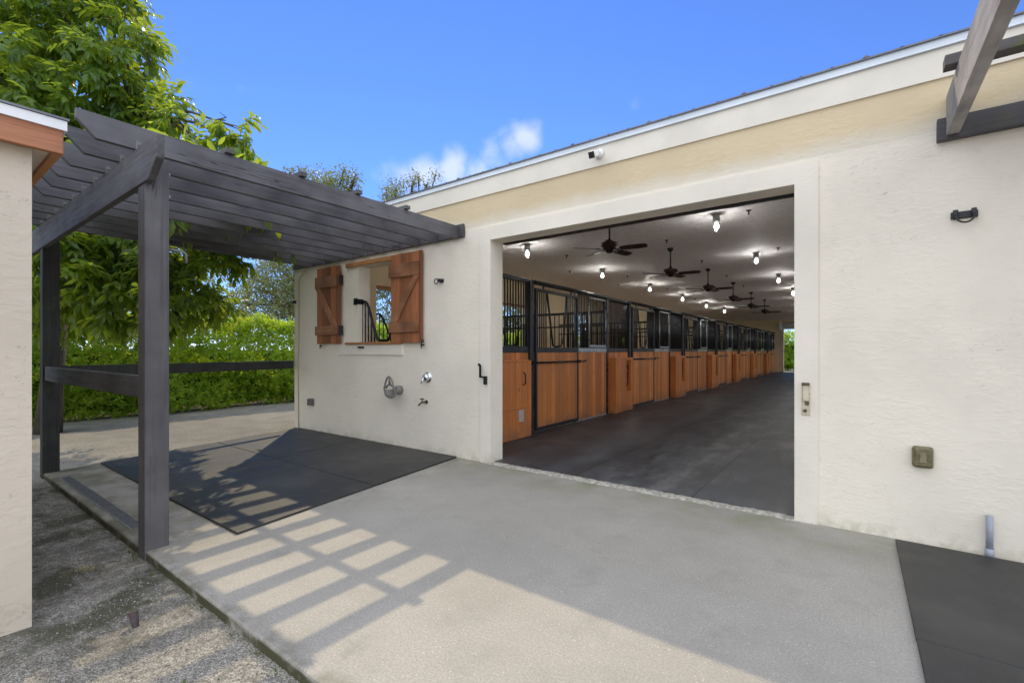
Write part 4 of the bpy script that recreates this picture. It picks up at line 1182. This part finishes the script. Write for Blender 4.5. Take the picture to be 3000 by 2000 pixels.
def hedge(name, label, y0, y1, front, depth, h, dens_fn, axis='x', cat='hedge'):
    """clipped but shaggy hedge: rosettes of leaves over a twiggy core. Lies along Y facing +X (axis x) or along X facing -Y (axis y)"""
    base = (front - depth / 2, (y0 + y1) / 2, -.06) if axis == 'x' else ((y0 + y1) / 2, front + depth / 2, -.06)
    t = thing(name, label, cat, base)
    P = []; Dv = []; N = []; L = []; Wd = []
    yy = y0
    while yy < y1:
        d, size = dens_fn(yy); y2 = min(y1, yy + 1.0)
        nf = int(d * h * (y2 - yy)); nt = int(d * .8 * depth * .7 * (y2 - yy))
        for k in range(nf + nt):
            y = rnd.uniform(yy, y2)
            lump = .16 * math.sin(y * 2.1) + .10 * math.sin(y * 5.3 + 1) + .06 * math.sin(y * 11.7)
            if k < nf:
                z = rnd.uniform(0, h + .05); off = .12 * math.sin(z * 4 + y * 1.7) + lump * .6 + rnd.gauss(0, .07) - .18 * max(0, (z - h + .35)) / .35 - .25 * max(0, .35 - z)
                out = np.array([1, 0, .25]); z += 0
            else:
                off = -rnd.uniform(0, depth * .7); z = h + .10 * lump + rnd.gauss(0, .09) + .10 * math.sin(y * 3.7 + off * 5); out = np.array([.15, 0, 1])
            p = np.array([front + off, y, z])
            ax = out + nrg.normal(size=3) * .55; ax /= np.linalg.norm(ax)
            a1 = np.cross(ax, [0, .3, 1]); a1 /= np.linalg.norm(a1) + 1e-9; a2 = np.cross(ax, a1)
            m_ = 7; ph = rnd.uniform(0, 6.28)
            for j in range(m_):
                th = ph + 2.4 * j; lean = .35 + .75 * j / m_
                rad = a1 * math.cos(th) + a2 * math.sin(th)
                P.append(p - ax * .02 * j); Dv.append(ax * (1.1 - lean) + rad * lean + nrg.normal(size=3) * .1); N.append(ax * lean - rad * (1.1 - lean) + np.array([0, 0, .15]))
                l = size * (.7 + .6 * rnd.random()); L.append(l); Wd.append(l * .52)
        yy = y2
    P, Dv, N, L, Wd = [np.array(q) for q in (P, Dv, N, L, Wd)]
    if axis == 'y':
        def sw(A): return np.stack([A[:, 1], -A[:, 0], A[:, 2]], 1)
        P = P - np.array([front, 0, 0]); P = sw(P) + np.array([0, front, 0]); Dv = sw(Dv); N = sw(N)
    leaf_object('foliage', P, Dv, N, L, Wd, M['leafhedge'], t, 'round')
    q = MB(); n = int((y1 - y0) / .25); vs = []; fs = []
    for i in range(n + 1):
        y = y0 + (y1 - y0) * i / n; j = .08 * math.sin(y * 2.1)
        pr = [(front - .34 + j * .5, .05), (front - .30 + j, h * .4), (front - .40 + j, h - .7), (front - .5, h - .75 + j * .4), (front - depth + .3, h - .8), (front - depth + .3, .05)]
        vs += [((a, y, z) if axis == 'x' else (y, front - (a - front), z)) for a, z in pr]
    for i in range(n):
        for k in range(6):
            k2 = (k + 1) % 6; f = (i * 6 + k, i * 6 + k2, (i + 1) * 6 + k2, (i + 1) * 6 + k); fs.append(f)
    q.add(vs, fs, True); q.build('twigs', M['hedgecore'], t)
    return t
for (bx_, by_, nm) in ((-19.5, 3.5, 'low spreading grey green oak behind the hedge and the leafy tree'), (-19, 44, 'grey green oak far along the hedge'), (-16, 58, 'tall grey green oak at the far end of the hedge')):
    oak(nm, (bx_, by_, -.06), [((bx_ + rnd.uniform(-3, 3), by_ + rnd.uniform(-5, 5), (2.6 if by_ < 5 else 4.4) + rnd.uniform(-2 if by_ < 5 else -3, 1 if by_ < 5 else 4)), rnd.uniform(1.2, 2.2)) for k in range(14)], 9000 if by_ > 5 else 16000, .26 if by_ > 5 else .15, 'oaks past the hedge')
hedge('hedge', 'long dense bright green hedge along the far side of the gravel drive', -3, 40, -12.35, .95, 2.06, lambda y: (250, .085) if y < 10 else (45, .15))
hedge('hedge', 'green hedge showing through the doorway at the end of the barn', -9, 4, 38.0, 1.3, 2.5, lambda y: (60, .15), 'y')
